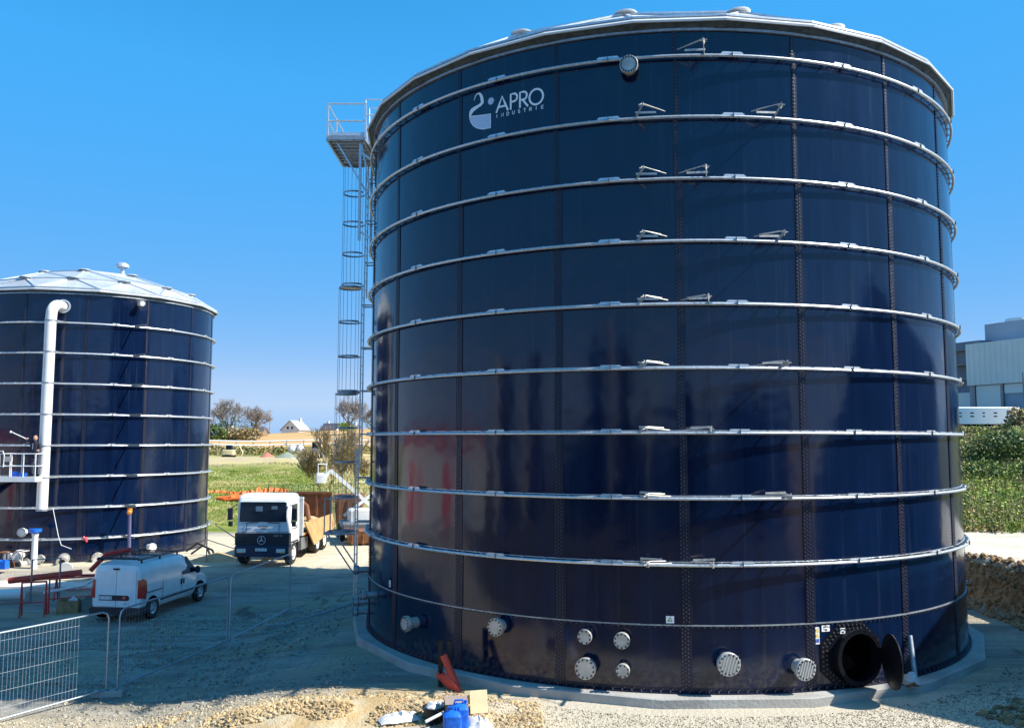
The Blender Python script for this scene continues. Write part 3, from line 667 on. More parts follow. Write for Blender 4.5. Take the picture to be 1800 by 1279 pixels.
for i in range(9):
    y = Y0+(Y1-Y0)*i/8; pf.bar(loc((X0, y, pz)), loc((X1, y, pz)), .05 if i % 8 else .08, .09)
for i in range(18): x = X0+(X1-X0)*i/17; pf.bar(loc((x, Y0, pz+.05)), loc((x, Y1, pz+.05)), .045, .02)
for x in (X0, X1): pf.bar(loc((x, Y0, pz)), loc((x, Y1, pz)), .06, .16)
for y in (Y0, Y1): pf.bar(loc((X0, y, pz)), loc((X1, y, pz)), .06, .16)
pm = pf.build('platform', M_galvd, big, smooth=False)
rl = MB()
def rail(pts, zs=(1.1, .55), posts=True, kick=True):
    for a, c in zip(pts, pts[1:]):
        for z in zs: rl.tube([loc((*a, pz+z)), loc((*c, pz+z))], .024, 6)
        if kick: rl.bar(loc((*a, pz+.12)), loc((*c, pz+.12)), .01, .14)
    for a in pts: rl.bar(loc((*a, pz)), loc((*a, pz+1.12)), .055, .055, up=(1,0,0))
rail([(X1+.05, Y0), (X0, Y0), (X0, (Y0+Y1)/2), (X0, Y1), (X1, Y1)])
rl.build('guard_rail', M_galv, pm, smooth=False)
for y in (Y0, Y0+.7):      # return rails over the eave
    rl = MB()
    rl.tube([loc((X1+.05, y, pz)), loc((X1+.05, y, pz+1.25)), loc((X1+.62, y, pz+1.22)), loc((X1+.62, y, pz+.75))], .026, 6); rl.tube([loc((X1+.05, y, pz+.75)), loc((X1+.55, y, pz+.72))], .022, 6); rl.build('return_rail', M_galv, pm, smooth=False)
for y in (Y0+.15, Y1-.2):
    br = MB()
    br.bar(loc((X0+.25, y, pz-.05)), loc((X1-.1, y, pz-1.35)), .07, .05); br.bar(loc((X1-.12, y, pz+.1)), loc((X1-.12, y, pz-3.2)), .08, .08, up=(1,0,0))
    xw = BX-math.sqrt((BR+.1)**2-(y-BY)**2) if abs(y-BY) < BR else BX
    for z in (pz-.4, pz-2.9): br.bar(loc((X1-.12, y, z)), loc((xw, y, z-.25)), .06, .06)
    br.bar(loc((X1-.1, y, pz-.1)), loc((xw+.02, y, pz-1.9)), .05, .05)
    br.build('support_bracket', M_galv, pm, smooth=False)
# --- small tank fittings
PX_ = 13.4   # downpipe azimuth
b = MB(); rp = .235; dout = .62
pp = [P(LR-.05, PX_-.3, 11.75), P(LR+.25, PX_-1.2, 11.78)]
for i in range(1, 7):
    a = R_(15*i); pp.append(P(LR+.25+dout*.9*math.sin(a), PX_-1.2-1.2*math.sin(a), 11.78-.45*(1-math.cos(a))))
pp.append(P(LR+.25+dout*.9, PX_-2.6, 10.9)); pp.append(P(LR+.25+dout*.9, PX_-2.6, 2.55))
b.tube(pp, rp, 20)
dp = b.build('downpipe', M_pvc, small)
b = MB(); b.lathe([(rp*1.02, 0), (rp*1.35, 0), (rp*1.35, .06), (rp*1.02, .06)], 20)
b.v = [tuple(Matrix.Rotation(R_(PX_), 4, 'Z') @ Matrix.Translation((0, -LR-.03, 11.77)) @ Matrix.Rotation(R_(90), 4, 'X') @ Vector(v)) for v in b.v]; b.build('pipe_flange', M_galv, dp)
for z in [r-LZ for r in ringsL[1:]]:
    b = MB(); c = P(LR+.25+dout*.9, PX_-2.6, z); b.lathe([(rp+.003, -.03), (rp+.015, -.03), (rp+.015, .03), (rp+.003, .03)], 20, tuple(c), closed=True)
    b.bar(c+Vector((rp, 0, 0)), P(LR+.1, PX_+3.0, z), .04, .05); b.build('pipe_clamp', M_galvd, dp)
for az, z, r, L in [(44.7, 12.0, .14, .4), (1.8, 1.45, .2, .3), (31, .22, .26, .4), (53.5, .5, .2, .35), (1.0, .42, .22, .45), (9.5, .28, .2, .35), (-3.5, .4, .2, .3)]:
    flange_stub(small, LR, az, z-LZ-.05, r, L, 0, 10, m=M_pvc if z > .3 else M_flange)
b = MB(); T = Matrix.Rotation(R_(18.5), 4, 'Z') @ Matrix.Translation((0, -LR, .42)) @ Matrix.Rotation(R_(100), 4, 'X')
b.lathe([(.17, 0), (.17, .2), (.24, .2), (.24, .26), (.19, .26), (.19, .75), (.25, .75), (.25, .83), (.14, .83), (.14, .1), (.001, .1)], 20); b.v = [tuple(T @ Vector(v)) for v in b.v]; b.build('flanged_nozzle', M_flange, small)
b = MB(); zr = st_+.14+.13+1.75
b.cyl((1.9, -1.1, zr-.35), (1.9, -1.1, zr+.3), .12, 14); b.lathe([(.26, .22), (.34, .25), (.30, .38), (.16, .47), (0, .5)], 20, (1.9, -1.1, zr-.1)); b.build('roof_vent', M_galv, small)
b = MB(); cc = P(LR+.17, 26.3, ringsL[0]-LZ); b.sphere(tuple(cc), .09, 8, 6); b.tube([cc+Vector((-.1, -.05, .1)), cc, cc+Vector((.1, -.1, -.12))], .05, 6); tag(b.build('ratchet_strap', M_pink), 'pink red strap knotted on the lowest hoop of the small tank', 'strap').location = (LX, LY, LZ)
# ------------------------------------------------------------------ van
def wheel_into(root, x, y, r, w, out, spokes=5, rimc=None, pos='X'):
    """wheel with axis along X; outer face towards sign out"""
    ty = MB(); ty.lathe([(r*.62, -w/2), (r*.93, -w/2), (r, -w*.36), (r, w*.36), (r*.93, w/2), (r*.62, w/2)], 32, (x, y, r), 'X', closed=True)
    t_ = ty.build('wheel', M_rub, root); rm = MB(); f = out
    rm.lathe([(r*.64, w*.49*f), (r*.58, w*.44*f), (r*.5, w*.32*f), (r*.2, w*.3*f), (r*.16, w*.4*f), (0, w*.42*f)], 28, (x, y, r), 'X'); rm.m = 1
    for k in range(spokes*1):
        a = 2*PI*k/spokes+.3; cx_, cz_ = r*.4*math.cos(a), r*.4*math.sin(a)
        rm.lathe([(r*.085, (w*.37)*f), (0.001, (w*.372)*f)], 8, (x, y+cx_, r+cz_), 'X')
    rm.build('rim', [rimc or M_galv, M_black], t_); return t_
van = thing('parked_van', 'white panel van with roof rack parked in the shade of the large tank', 'van', (-13.10, 29.55, -.42), R_(-8.0))
vl = 4.55
# stations (y from rear 0 to front), half width, sill z, belt z, roof half width, roof z
ST = [(0.0, .84, .42, 1.05, .70, 1.66), (.04, .88, .36, 1.05, .76, 1.76), (.25, .91, .34, 1.05, .79, 1.83), (1.2, .92, .30, 1.06, .80, 1.85), (2.3, .92, .30, 1.06, .80, 1.84), (2.75, .92, .30, 1.06, .76, 1.80), (3.05, .92, .30, 1.06, .70, 1.68),
      (3.42, .91, .30, 1.04, .67, 1.34), (3.72, .90, .30, .96, .68, 1.10), (4.1, .88, .30, .86, .66, 1.0), (4.40, .82, .32, .74, .58, .88), (4.53, .72, .36, .62, .48, .72), (4.58, .62, .40, .56, .42, .62)]
def sec(y, hw, z0, zb, rw, zr):
    pts = [(hw*.93, z0), (hw, z0+.12), (hw*1.0, (z0+zb)/2), (hw, zb), (hw-(hw-rw)*.35, zb+(zr-zb)*.5), (rw+.03, zr-.12*(zr-z0)/1.5), (rw-.03, zr-.035), (rw-.14, zr)]
    L_ = [(x, y, z) for x, z in pts]+[(0, y, zr+.015)]; return L_+[(-x, yy, z) for x, yy, z in reversed(L_[:-1])]
b = MB(); b.loft([sec(*s) for s in ST]); body = b.build('body', M_vwhite, van, angle=28)
b = MB(); b.loft([[(x*1.01+(.0), y-.01, z) for x, y, z in [(-.9, -.06, .2), (.9, -.06, .2), (.9, -.06, .40), (-.9, -.06, .40)]], [(-.93, .35, .2), (.93, .35, .2), (.93, .35, .44), (-.93, .35, .44)]]); b.build('rear_bumper', M_plastic, van)
b = MB(); b.loft([[(-.93, 4.12, .2), (.93, 4.12, .2), (.93, 4.12, .50), (-.93, 4.12, .50)], [(-.80, 4.50, .2), (.80, 4.50, .2), (.80, 4.50, .56), (-.80, 4.50, .56)], [(-.6, 4.64, .24), (.6, 4.64, .24), (.6, 4.64, .52), (-.6, 4.64, .52)]]); b.build('front_bumper', M_plastic, van)
for s in (-1, 1):
    for y in (.62, 3.72):
        arch = MB(); arch.lathe([(0.001, .90*s), (.38, .925*s), (.385, .90*s), (.385, .80*s)], 30, (0, y, .33), 'X'); arch.build('wheel_arch', M_black, van)
        wheel_into(van, s*.855, y, .315, .20, s, 5)
    b = MB(); b.bar((s*.93, 1.08, .50), (s*.93, 3.25, .50), .025, .055); b.build('side_moulding', M_plastic, van)
    b = MB(); b.loft([[(s*.925, 2.48, 1.11), (s*.925, 3.50, 1.11), (s*.925, 3.44, 1.18), (s*.79, 2.98, 1.60), (s*.79, 2.88, 1.64), (s*.79, 2.48, 1.66)], [(s*.90, 2.48, 1.11), (s*.90, 3.50, 1.11), (s*.9, 3.44, 1.18), (s*.76, 2.98, 1.60), (s*.76, 2.88, 1.64), (s*.76, 2.48, 1.66)]]); b.build('side_window', M_glass, van, smooth=False)
    b = MB(); b.sphere((s*1.03, 3.32, 1.18), .14, 10, 8, (.75, .55, 1)); b.bar((s*.9, 3.35, 1.1), (s*1.0, 3.33, 1.12), .04, .04); b.build('wing_mirror', M_plastic, van)
    b = MB()
    for y in (2.38, 2.54): b.bar((s*.928, y, .80), (s*.928, y, .98), .07, .02, up=(0,1,0))
    b.build('door_handle', M_plastic, van)
    b = MB(); b.loft([[(s*.93, .02, .72), (s*.93, .2, .66), (s*.935, .26, .9), (s*.93, .22, 1.25), (s*.87, .12, 1.34), (s*.84, -.01, 1.30)], [(s*.76, -.02, .70), (s*.80, .1, .68), (s*.80, .1, .9), (s*.80, .1, 1.2), (s*.76, .05, 1.3), (s*.76, -.02, 1.30)]]); b.build('tail_lamp', M_redlamp, van)
    b = MB(); b.loft([[(s*.87, 4.08, .74), (s*.84, 4.42, .66), (s*.66, 4.53, .64), (s*.66, 4.46, .78), (s*.82, 4.2, .87)], [(s*.8, 4.05, .74), (s*.76, 4.35, .66), (s*.6, 4.45, .64), (s*.6, 4.4, .76), (s*.76, 4.15, .82)]]); b.build('headlight', M_lamp, van)
    b = MB()   # panel gaps
    for y in (1.22, 2.44, 3.5): b.bar((s*.9235, y, .42), (s*.9245, y, 1.06), .006, .012, up=(0,1,0))
    for y in (1.22, 2.44): b.bar((s*.925, y, 1.06), (s*.826, y, 1.62), .006, .012, up=(0,1,0))
    b.bar((s*.926, .30, .86), (s*.926, 1.2, .86), .006, .03); b.build('panel_gap', M_plastic, van, smooth=False)
b = MB(); b.loft([[(-.70, 3.10, 1.635), (.70, 3.10, 1.635), (.69, 3.40, 1.375), (-.69, 3.40, 1.375)], [(-.70, 3.13, 1.665), (.70, 3.13, 1.665), (.69, 3.43, 1.40), (-.69, 3.43, 1.40)]]); b.build('windscreen', M_glass, van, smooth=False)
for s in (-1, 1):
    b = MB(); x0, x1 = (0.012, .70) if s > 0 else (-.70, -.012)
    b.box(((x0+x1)/2, -.012, 1.02), (x1-x0, .035, 1.16)); dr = b.build('rear_door', M_vwhite, van)
    b = MB(); b.box(((x0+x1)/2, -.034, 1.36), (x1-x0-.16, .006, .40)); b.build('blank_window_panel', M_vwhite, dr)
b = MB(); b.m = 0; b.box((-.10, -.036, .72), (1.0, .016, .17)); b.lathe([(.085, -.044), (0.001, -.044)], 16, (.40, 0, .72), 'Y'); b.m = 1; b.box((-.36, -.047, .72), (.44, .006, .10)); b.m = 2; b.lathe([(.075, -.05), (.05, -.055), (0.001, -.055)], 16, (.31, 0, .72), 'Y'); b.m = 1
Fp = lambda u, v: (u, -.058, v); write(b, 'F', .285, .70, .035, .03, .012, .008, Fp); write(b, 'T', .32, .70, .035, .03, .012, .008, Fp)
b.m = 3; write(b, 'CP-294-MH', -.56, .69, .06, .034, .011, .009, lambda u, v: (u, -.0515, v)); write(b, 'DOBLO', .26, .515, .035, .035, .015, .007, lambda u, v: (u, -.0325, v))
b.build('number_plate_strip', [M_plastic, M_white, M_redlamp, M_black], van, smooth=False)
b = MB(); b.box((-.02, -.03, 1.66), (.2, .04, .045)); b.build('third_brake_light', M_black, van)
b = MB()
for y in (.22, 1.3, 2.4):
    b.bar((-.72, y, 1.95), (.72, y, 1.95), .04, .03)
    for s in (-1, 1): b.bar((s*.72, y, 1.83), (s*.72, y, 1.95), .04, .05, up=(1,0,0))
for s in (-1, 1): b.bar((s*.74, .0, 1.955), (s*.74, 2.75, 1.955), .045, .04)
for i in range(9): b.bar((-.64+.16*i, .1, 1.975), (-.64+.16*i, 2.5, 1.975), .02, .012)
b.cyl((-.74, .02, 2.0), (.74, .02, 2.0), .03, 8); b.build('roof_rack', M_plastic, van)
van.scale = (1.0, 1.045, 1.0)
# ------------------------------------------------------------------ truck
tr = thing('tipper_truck', 'white cab tipper lorry with tan drop side standing on the sunlit track', 'truck', (-10.95, 38.9, .02), R_(-2.5))
tr.scale = (.97, .97, .97)
def rbox(x0, x1, y0, y1, z0, z1, r=.12, taper=0, fr=.0):
    """rounded box as a vertical loft; fr leans the front (low y) face back with height"""
    out = []
    for k, z in enumerate([z0, z0+(z1-z0)*.35, z0+(z1-z0)*.7, z1-.1, z1-.03, z1]):
        ins = (0, 0, 0, .0, .05, .12)[k]+taper*(z-z0); f = fr*(z-z0)
        xa, xb, ya, yb = x0+ins, x1-ins, y0+ins+f, y1-ins; q = []
        for cx_, cy_, a in ((xb-r, yb-r, 0), (xa+r, yb-r, 90), (xa+r, ya+r, 180), (xb-r, ya+r, 270)):
            for i in range(4): an = R_(a+30*i); q.append((cx_+r*math.cos(an), cy_+r*math.sin(an), z))
        out.append(q)
    return out
hw = 1.23
b = MB(); b.loft(rbox(-hw, hw, 0, 1.75, .95, 3.12, .13, .015, .045)); cab = b.build('cab', M_vwhite, tr, angle=40)
b = MB(); b.loft(rbox(-hw+.04, hw-.04, .30, 1.6, 3.02, 3.2, .2)); b.build('roof_cap', M_vwhite, tr)
b = MB(); b.loft([[(-1.08, .02, 1.97), (1.08, .02, 1.97), (1.06, .085, 2.84), (-1.06, .085, 2.84)], [(-1.0, .12, 1.97), (1.0, .12, 1.97), (1.0, .16, 2.78), (-1.0, .16, 2.78)]]); ws = b.build('windscreen', M_glass, tr, smooth=False)
b = MB(); b.box((-.18, -.02+.045, 2.55), (.30, .01, .22), rx=.06)
b.box((.52, .03, 2.6), (.26, .01, .14), rx=.06); b.build('windscreen_papers', mat('faded_paper', (.25, .33, .4), .7), ws)
b = MB(); b.loft([[(-1.1, .08, 2.86), (1.1, .08, 2.86), (1.06, .12, 2.98), (-1.06, .12, 2.98)], [(-1.08, .04, 2.86), (1.08, .04, 2.86), (1.02, .08, 2.97), (-1.02, .08, 2.97)]]); b.build('sun_visor', M_vwhite, tr)
b = MB(); b.loft([[(-1.24, -.03, .93), (1.24, -.03, .93), (1.24, .3, .93), (-1.24, .3, .93)], [(-1.245, -.03, 1.46), (1.245, -.03, 1.46), (1.245, .3, 1.46), (-1.245, .3, 1.46)]]); 
for i in range(4): b.box((0, -.04, .99+.11*i), (2.1, .03, .045))
b.build('grille', M_plastic, tr)
b = MB(); b.box((0, .005, 1.50), (2.3, .03, .012))
for x_ in (-.75, .75): b.box((x_, .02, 1.7), (.012, .03, .36)); b.build('panel_gap', M_plastic, tr)
b = MB()   # round badge with three-pointed star
b.lathe([(.165, 0), (.19, 0), (.19, .02), (.165, .02)], 32, closed=True)
for k in range(3):
    a = R_(90+120*k); c_, s_ = math.cos(a), math.sin(a); b.add([(.178*c_, .178*s_, .012), (-.03*s_, .03*c_, .012), (0,0,.022), (.03*s_, -.03*c_, .012), (0,0,0)], [(0,1,2), (0,2,3), (0,4,1), (0,3,4)])
T = Matrix.Translation((0, -.085, 1.16)) @ Matrix.Rotation(R_(90), 4, 'X'); b.v = [tuple(T @ Vector(v)) for v in b.v]; b.build('star_badge', M_galv, tr)
b = MB(); 
for i, (w_, h_) in enumerate([(.05, .05), (.04, .07), (.05, .04), (.02, .09), (.05, .05), (.04, .06), (.05, .05)]): b.box((-.2+i*.065, .018, 1.75+.004*(i % 3)), (w_*.9, .012, h_))
b.box((.02, .014, 1.67), (.26, .012, .03))
# bonnet lettering is too blurred to read in the photo: two short dark lines of type
b.build('bonnet_lettering', M_plastic, tr, smooth=False)
b = MB(); write(b, '2631 K', .55, 1.33, .06, .05, .02, .013, lambda u, v: (u, -.078, v)); b.build('model_number', M_galv, tr, smooth=False)
b = MB(); b.loft(rbox(-1.25, 1.25, -.12, .45, .42, .95, .1)); bp = b.build('front_bumper', mat('dark_blue_bumper', (.015, .03, .07), .45), tr)
b = MB(); b.box((.0, -.127, .74), (.52, .01, .12)); pl_ = b.build('number_plate', M_white, tr); b = MB(); write(b, 'AX-912-EG', -.22, .705, .07, .036, .014, .012, lambda u, v: (u, -.134, v)); b.build('plate_lettering', M_black, pl_, smooth=False)
for s in (-1, 1):
    b = MB(); b.box((s*.9, -.13, .70), (.40, .05, .17)); b.build('headlight', M_lamp, tr)
    b = MB(); b.box((s*.98, -.135, .60), (.2, .05, .05)); b.build('indicator', M_orange, tr)
    b = MB(); b.bar((s*1.2, .1, 2.75), (s*1.45, -.05, 2.6), .03, .03); b.box((s*1.47, -.06, 2.32), (.2, .14, .52)); b.box((s*1.45, -.05, 1.88), (.17, .12, .22)); b.build('wing_mirror', M_plastic, tr)
    b = MB(); b.loft([[(s*(hw+.004), .28, 1.88), (s*(hw+.004), 1.28, 1.88), (s*(hw-.01), 1.28, 2.72), (s*(hw-.01), .42, 2.72)], [(s*(hw-.05), .28, 1.88), (s*(hw-.05), 1.28, 1.88), (s*(hw-.06), 1.28, 2.72), (s*(hw-.06), .42, 2.72)]]); b.build('side_window', M_glass, tr, smooth=False)
    b = MB(); b.box((s*(hw+.004), .82, 1.62), (.02, .9, .03)); b.box((s*(hw+.01), 1.2, 1.7), (.03, .14, .04)); b.build('door_handle', M_plastic, tr)
    b = MB(); b.box((s*.5, .0, 1.93), (.55, .015, .025), ry=.06*s); b.build('wiper', M_black, tr)
    b = MB(); b.box((s*1.12, .78, 1.02), (.24, 1.25, .09)); b.box((s*1.18, 1.42, .72), (.14, .05, .55)); b.build('mudguard', M_plastic, tr)
    wheel_into(tr, s*1.07, .80, .51, .32, s, 10, M_machwh)
    for y in (4.9, 6.25): wheel_into(tr, s*1.0, y, .51, .5, s, 10, M_machwh)
    b = MB(); b.box((s*.98, 2.6, .75), (.45, 1.1, .55)); b.build('fuel_tank', M_steel, tr)
b = MB()
for s in (-1, 1): b.box((s*.42, 4.3, .88), (.12, 6.6, .26))
for y in (1.5, 2.6, 3.8, 4.9, 6.25, 7.4): b.box((0, y, .88), (.8, .12, .2))
b.build('chassis', M_black, tr)
b = MB(); z0 = 1.18
b.box((0, 5.0, z0), (2.48, 5.5, .1)); b.box((-1.22, 5.0, z0+.45), (.06, 5.5, .8)); b.build('tipper_bed', M_tan, tr)
b = MB(); b.box((0, 2.2, 2.0), (2.48, .08, 1.75)); b.box((0, 2.16, 2.9), (2.5, .14, .1)); b.build('headboard', M_machwh, tr)
b = MB(); b.box((0, 7.75, 2.0), (2.4, .08, 1.6))
for x in (-1.2, -.4, .4, 1.2): b.box((x, 7.69, 2.0), (.1, .12, 1.6))
b.box((0, 7.69, 2.82), (2.5, .14, .12)); b.tube([(-.9, 6.9, 2.5), (-.3, 6.7, 2.55), (.2, 6.5, 2.2), (.35, 6.4, 1.5)], .12, 8); b.build('tailgate', M_brown, tr)
b = MB(); b.loft([[(1.24, 2.35, 1.72), (1.30, 2.35, 1.72), (1.62, 2.9, .62), (1.56, 2.9, .62)], [(1.24, 7.7, 1.72), (1.30, 7.7, 1.72), (1.46, 7.7, 1.02), (1.40, 7.7, 1.02)]]); b.build('drop_side', M_tan, tr, smooth=False)
b = MB(); vs = []
for j in range(12):
    for i in range(9): x = -1.1+2.2*i/8; y = 2.4+5.2*j/11; vs.append((x, y, z0+.08+.35*math.exp(-((x)/.8)**2)*(0.6+.4*math.sin(j*.7))+.08*nz(x, y, 2)))
b.add(vs, [(j*9+i, j*9+i+1, (j+1)*9+i+1, (j+1)*9+i) for j in range(11) for i in range(8)]); b.build('sand_load', M_sandst, tr)
# ------------------------------------------------------------------ temporary fencing
def fence_panel(label, a, b_, h=2.0, mesh=None, za=None, zb=None):
    a, b_ = Vector(a), Vector(b_); mid = (a+b_)/2; t = thing('site_barrier', label, 'barrier', mid, 0, 'tubular barriers standing in a row')
    A, B = a-mid, b_-mid; d = (B-A).normalized(); r = .17; z1 = Vector((0,0,h)); z0 = Vector((0,0,.12))
    fr = MB(); pts = [A+z0]; 
    pts += [A+z1-Vector((0,0,r)), A+z1-Vector((0,0,r*.3))+d*r*.3, A+z1+d*r, B+z1-d*r, B+z1-Vector((0,0,r*.3))-d*r*.3, B+z1-Vector((0,0,r)), B+z0]
    fr.tube(pts, .021, 8); fr.tube([A+z0+Vector((0,0,.03)), B+z0+Vector((0,0,.03))], .021, 8); fr.tube([A, A+z0], .017, 6); fr.tube([B, B+z0], .017, 6)
    fr.build('frame', M_fence, t)
    if mesh:
        m0, m1, step, rr = mesh; L = (B-A).length; w = MB(); n = int(L/step)
        for i in range(n+1):
            f = i/n
            if f < m0 or f > m1: continue
            p = A+(B-A)*f; bow = .02*math.sin(i*1.7); w.tube([p+Vector((0,0,.16)), p+Vector((0, bow, h*.5)), p+Vector((0,0,h-.02))], rr, 4, cap=False)
        for z in (.35, .72, 1.10, 1.48, 1.8): w.tube([A+(B-A)*m0+Vector((0,0,z)), A+(B-A)*((m0+m1)/2)+Vector((0,.02,z+.03)), A+(B-A)*m1+Vector((0,0,z))], rr*1.15, 4, cap=False)
        w.build('wire_mesh', mat('pale_mesh_wire', (.45, .52, .60), .45, .4), t)
    return t
def gz(x, y): return H(x, y)
fp = [(-12.6, 17.2), (-9.80, 21.75), (-9.62, 21.95), (-8.33, 26.2), (-8.30, 26.35), (-7.62, 30.6)]
fence_panel('nearest site fence section with wire infill, running out of the picture on the left', (*fp[0], gz(*fp[0])-.05), (*fp[1], gz(*fp[1])), mesh=(0, .86, .085, .0024))
fence_panel('wide light mesh fence section standing in front of the parked van', (*fp[2], gz(*fp[2])), (*fp[3], gz(*fp[3])), mesh=(0, 1, .11, .0013))
fence_panel('farthest light mesh fence section, between the van and the lorry', (*fp[4], gz(*fp[4])), (*fp[5], gz(*fp[5])), mesh=(0, 1, .11, .0013))
b = MB(); b.tube([(-7.0, 28.3, gz(-7, 28.3)+.1), (-5.35, 29.7, gz(-5.3, 29.6)+.2)], .025, 8); tag(b.build('steel_tube', M_fence), 'grey steel tube lying on the ground beside the ladder foot', 'tube')
def foot(x, y, rz, label, s=1):
    b = MB(); b.loft([[(-.36*s, -.12, 0), (.36*s, -.12, 0), (.36*s, .12, 0), (-.36*s, .12, 0)], [(-.35*s, -.11, .12), (.35*s, -.11, .12), (.35*s, .11, .12), (-.35*s, .11, .12)], [(-.32*s, -.08, .14), (.32*s, -.08, .14), (.32*s, .08, .14), (-.32*s, .08, .14)]])
    b.m = 1
    for k in (-.2, 0, .2): b.cyl((k, 0, .13), (k, 0, .146), .03, 10)
    o = b.build('concrete_block', [M_conc, M_black]); o.location = (x, y, gz(x, y)-.01); o.rotation_euler = (0, 0, rz); tag(o, label, 'block', 'concrete blocks under the fence'); return o
foot(-9.75, 21.75, .1, 'concrete fence foot under the gap between the nearest two panels'); foot(-8.25, 26.2, .15, 'concrete fence foot in front of the van nose'); foot(-7.5, 30.55, .25, 'concrete fence foot at the end of the farthest panel'); foot(-7.35, 28.3, .5, 'dark concrete fence foot lying free near the ladder', 1.3)
# ------------------------------------------------------------------ foreground bits
def H2(x, y): return H(x, y)
t = thing('post_bundle', 'pair of black square posts with a red pipe bundle leaning by the large tank slab', 'posts', (-1.50, 20.1, H(-1.5, 20.1)))
b = MB()
for x in (-.1, .1): b.bar((x, .1, 0), (x, .12, .98), .10, .10, up=(1,0,0)); b.box((x, .12, .99), (.12, .12, .02))
b.build('black_post', M_rub, t)
b = MB()
for (x0, y0, z0, x1, z1, r) in [(.30, -.25, .06, -.02, .72, .07), (.36, -.35, .02, .05, .34, .055), (.34, -.32, .0, -.06, .32, .055), (.30, -.3, .03, .18, .36, .05), (.22, -.2, 0, -.16, .30, .05)]:
    b.cyl((x0, y0, z0), (x1, y0+.2, z1), r*1.2, 12)
b.build('red_pipe', M_redpipe, t)
t = thing('bucket', 'black bucket filled with white plastic rubbish beside the cardboard box', 'bucket', (-1.50, 17.30, H(-1.5, 17.3)-.06))
t.scale = (.85,.85,.85)
b = MB(); b.lathe([(.18, 0), (.24, .38), (.255, .38), (.255, .41), (.235, .41), (.22, .3), (0.001, .28)], 24); b.build('pail', M_rub, t)
def crumple(mb, c, r, n=10, m=7, amp=.35, sc=(1,1,1), seed=0):
    i0 = len(mb.v); mb.sphere(c, r, n, m, sc)
    for i in range(i0, len(mb.v)):
        v = Vector(mb.v[i])-Vector(c); k = 1+amp*noise.noise(v*6/r*.3+Vector((seed, 3, 1))); mb.v[i] = tuple(Vector(c)+v*k)
b = MB(); crumple(b, (0, 0, .38), .2, 12, 8, .7, (1.05, 1, .6), 4); crumple(b, (.1, .02, .42), .12, 9, 7, .8, (1, 1, .7), 9); b.build('plastic_rubbish', M_poly, t, angle=20)
t = thing('cardboard_box', 'open brown cardboard box with raised flaps behind the blue jerrycans', 'box', (-1.08, 17.42, H(-1.1, 17.42)-.04), .15)
t.scale = (.86, .86, .80)
b = MB()
for c, s in [((0,-.2,.22),(.5,.012,.44)), ((0,.2,.22),(.5,.012,.44)), ((-.25,0,.22),(.012,.4,.44)), ((.25,0,.22),(.012,.4,.44)), ((0,0,.01),(.5,.4,.012))]: b.box(c, s)
b.build('carton', M_card, t, smooth=False)
b = MB(); b.box((-.02, -.34, .50), (.50, .28, .01), rx=.45); b.build('flap', mat('greyed_cardboard', (.30, .24, .21), .85, var=.15), t, smooth=False)
b = MB(); b.box((.52, .0, .34), (.40, .015, .52), rx=-.25, rz=.1); b.box((.36, .1, .42), (.3, .015, .3), rx=-.1); b.build('side_flap', M_cardl, t, smooth=False)
def jerry(x, y, label, lift=0):
    t = thing('jerrycan', label, 'jerrycan', (x, y, H(x, y)+lift), .1, 'blue jerrycans in the foreground')
    b = MB(); q = rbox(-.17, .17, -.13, .13, 0, .42, .05); b.loft(q); b.build('can', M_blue, t)
    b = MB(); b.tube([(-.1, 0, .40), (-.08, 0, .47), (.06, 0, .47), (.08, 0, .40)], .02, 8); b.build('handle', M_blue, t)
    b = MB(); b.cyl((.12, .05, .4), (.12, .05, .45), .035, 12); b.build('cap', M_blue, t)
jerry(-1.10, 16.72, 'blue jerrycan at the bottom edge, nearer the camera', .02); jerry(-.98, 16.93, 'blue jerrycan just behind the nearer one, against the cardboard', .05)
def sheet(name, label, x, y, w, d, h, m, seed, cat, rz=0):
    b = MB(); n = 14; vs = []
    for j in range(n+1):
        for i in range(n+1):
            u, v = i/n-.5, j/n-.5; X, Y = u*w, v*d; e = max(0, 1-(abs(u)*2)**4)*max(0, 1-(abs(v)*2)**4)
            vs.append((X+.04*nz(u, v, 5, seed), Y+.05*nz(u, v, 4, seed+3), .02+h*e*(.5+.9*abs(nz(u, v, 4.5, seed+7)))))
    b.add(vs, [(j*(n+1)+i, j*(n+1)+i+1, (j+1)*(n+1)+i+1, (j+1)*(n+1)+i) for j in range(n) for i in range(n)]); o = b.build(name, m, angle=25); o.location = (x, y, H(x, y)); o.rotation_euler = (0, 0, rz); return tag(o, label, cat)
sheet('plastic_sheet', 'crumpled grey white plastic sheet left of the black bucket', -2.15, 17.3, .8, .4, .14, M_poly, 2, 'sheet', .4)
sheet('canvas_tarp', 'dirty beige tarpaulin spread along the bottom edge by the bucket', -2.1, 16.75, 1.6, .7, .08, mat('dirty_beige_canvas', (.42, .37, .30), .85, var=.15), 5, 'tarpaulin', .1)
sheet('plastic_sheet', 'crumpled white plastic wrapping right of the blue jerrycans', -.62, 17.0, .5, .45, .2, M_poly, 8, 'sheet', .2)
b = MB(); b.tube([(-1.6, 16.8, .22+H(-1.6, 16.8)), (-1.28, 17.0, .3+H(-1.3, 17.0))], .03, 8); tag(b.build('plastic_tube', M_pvc), 'short white plastic tube lying on the tarpaulin', 'tube')
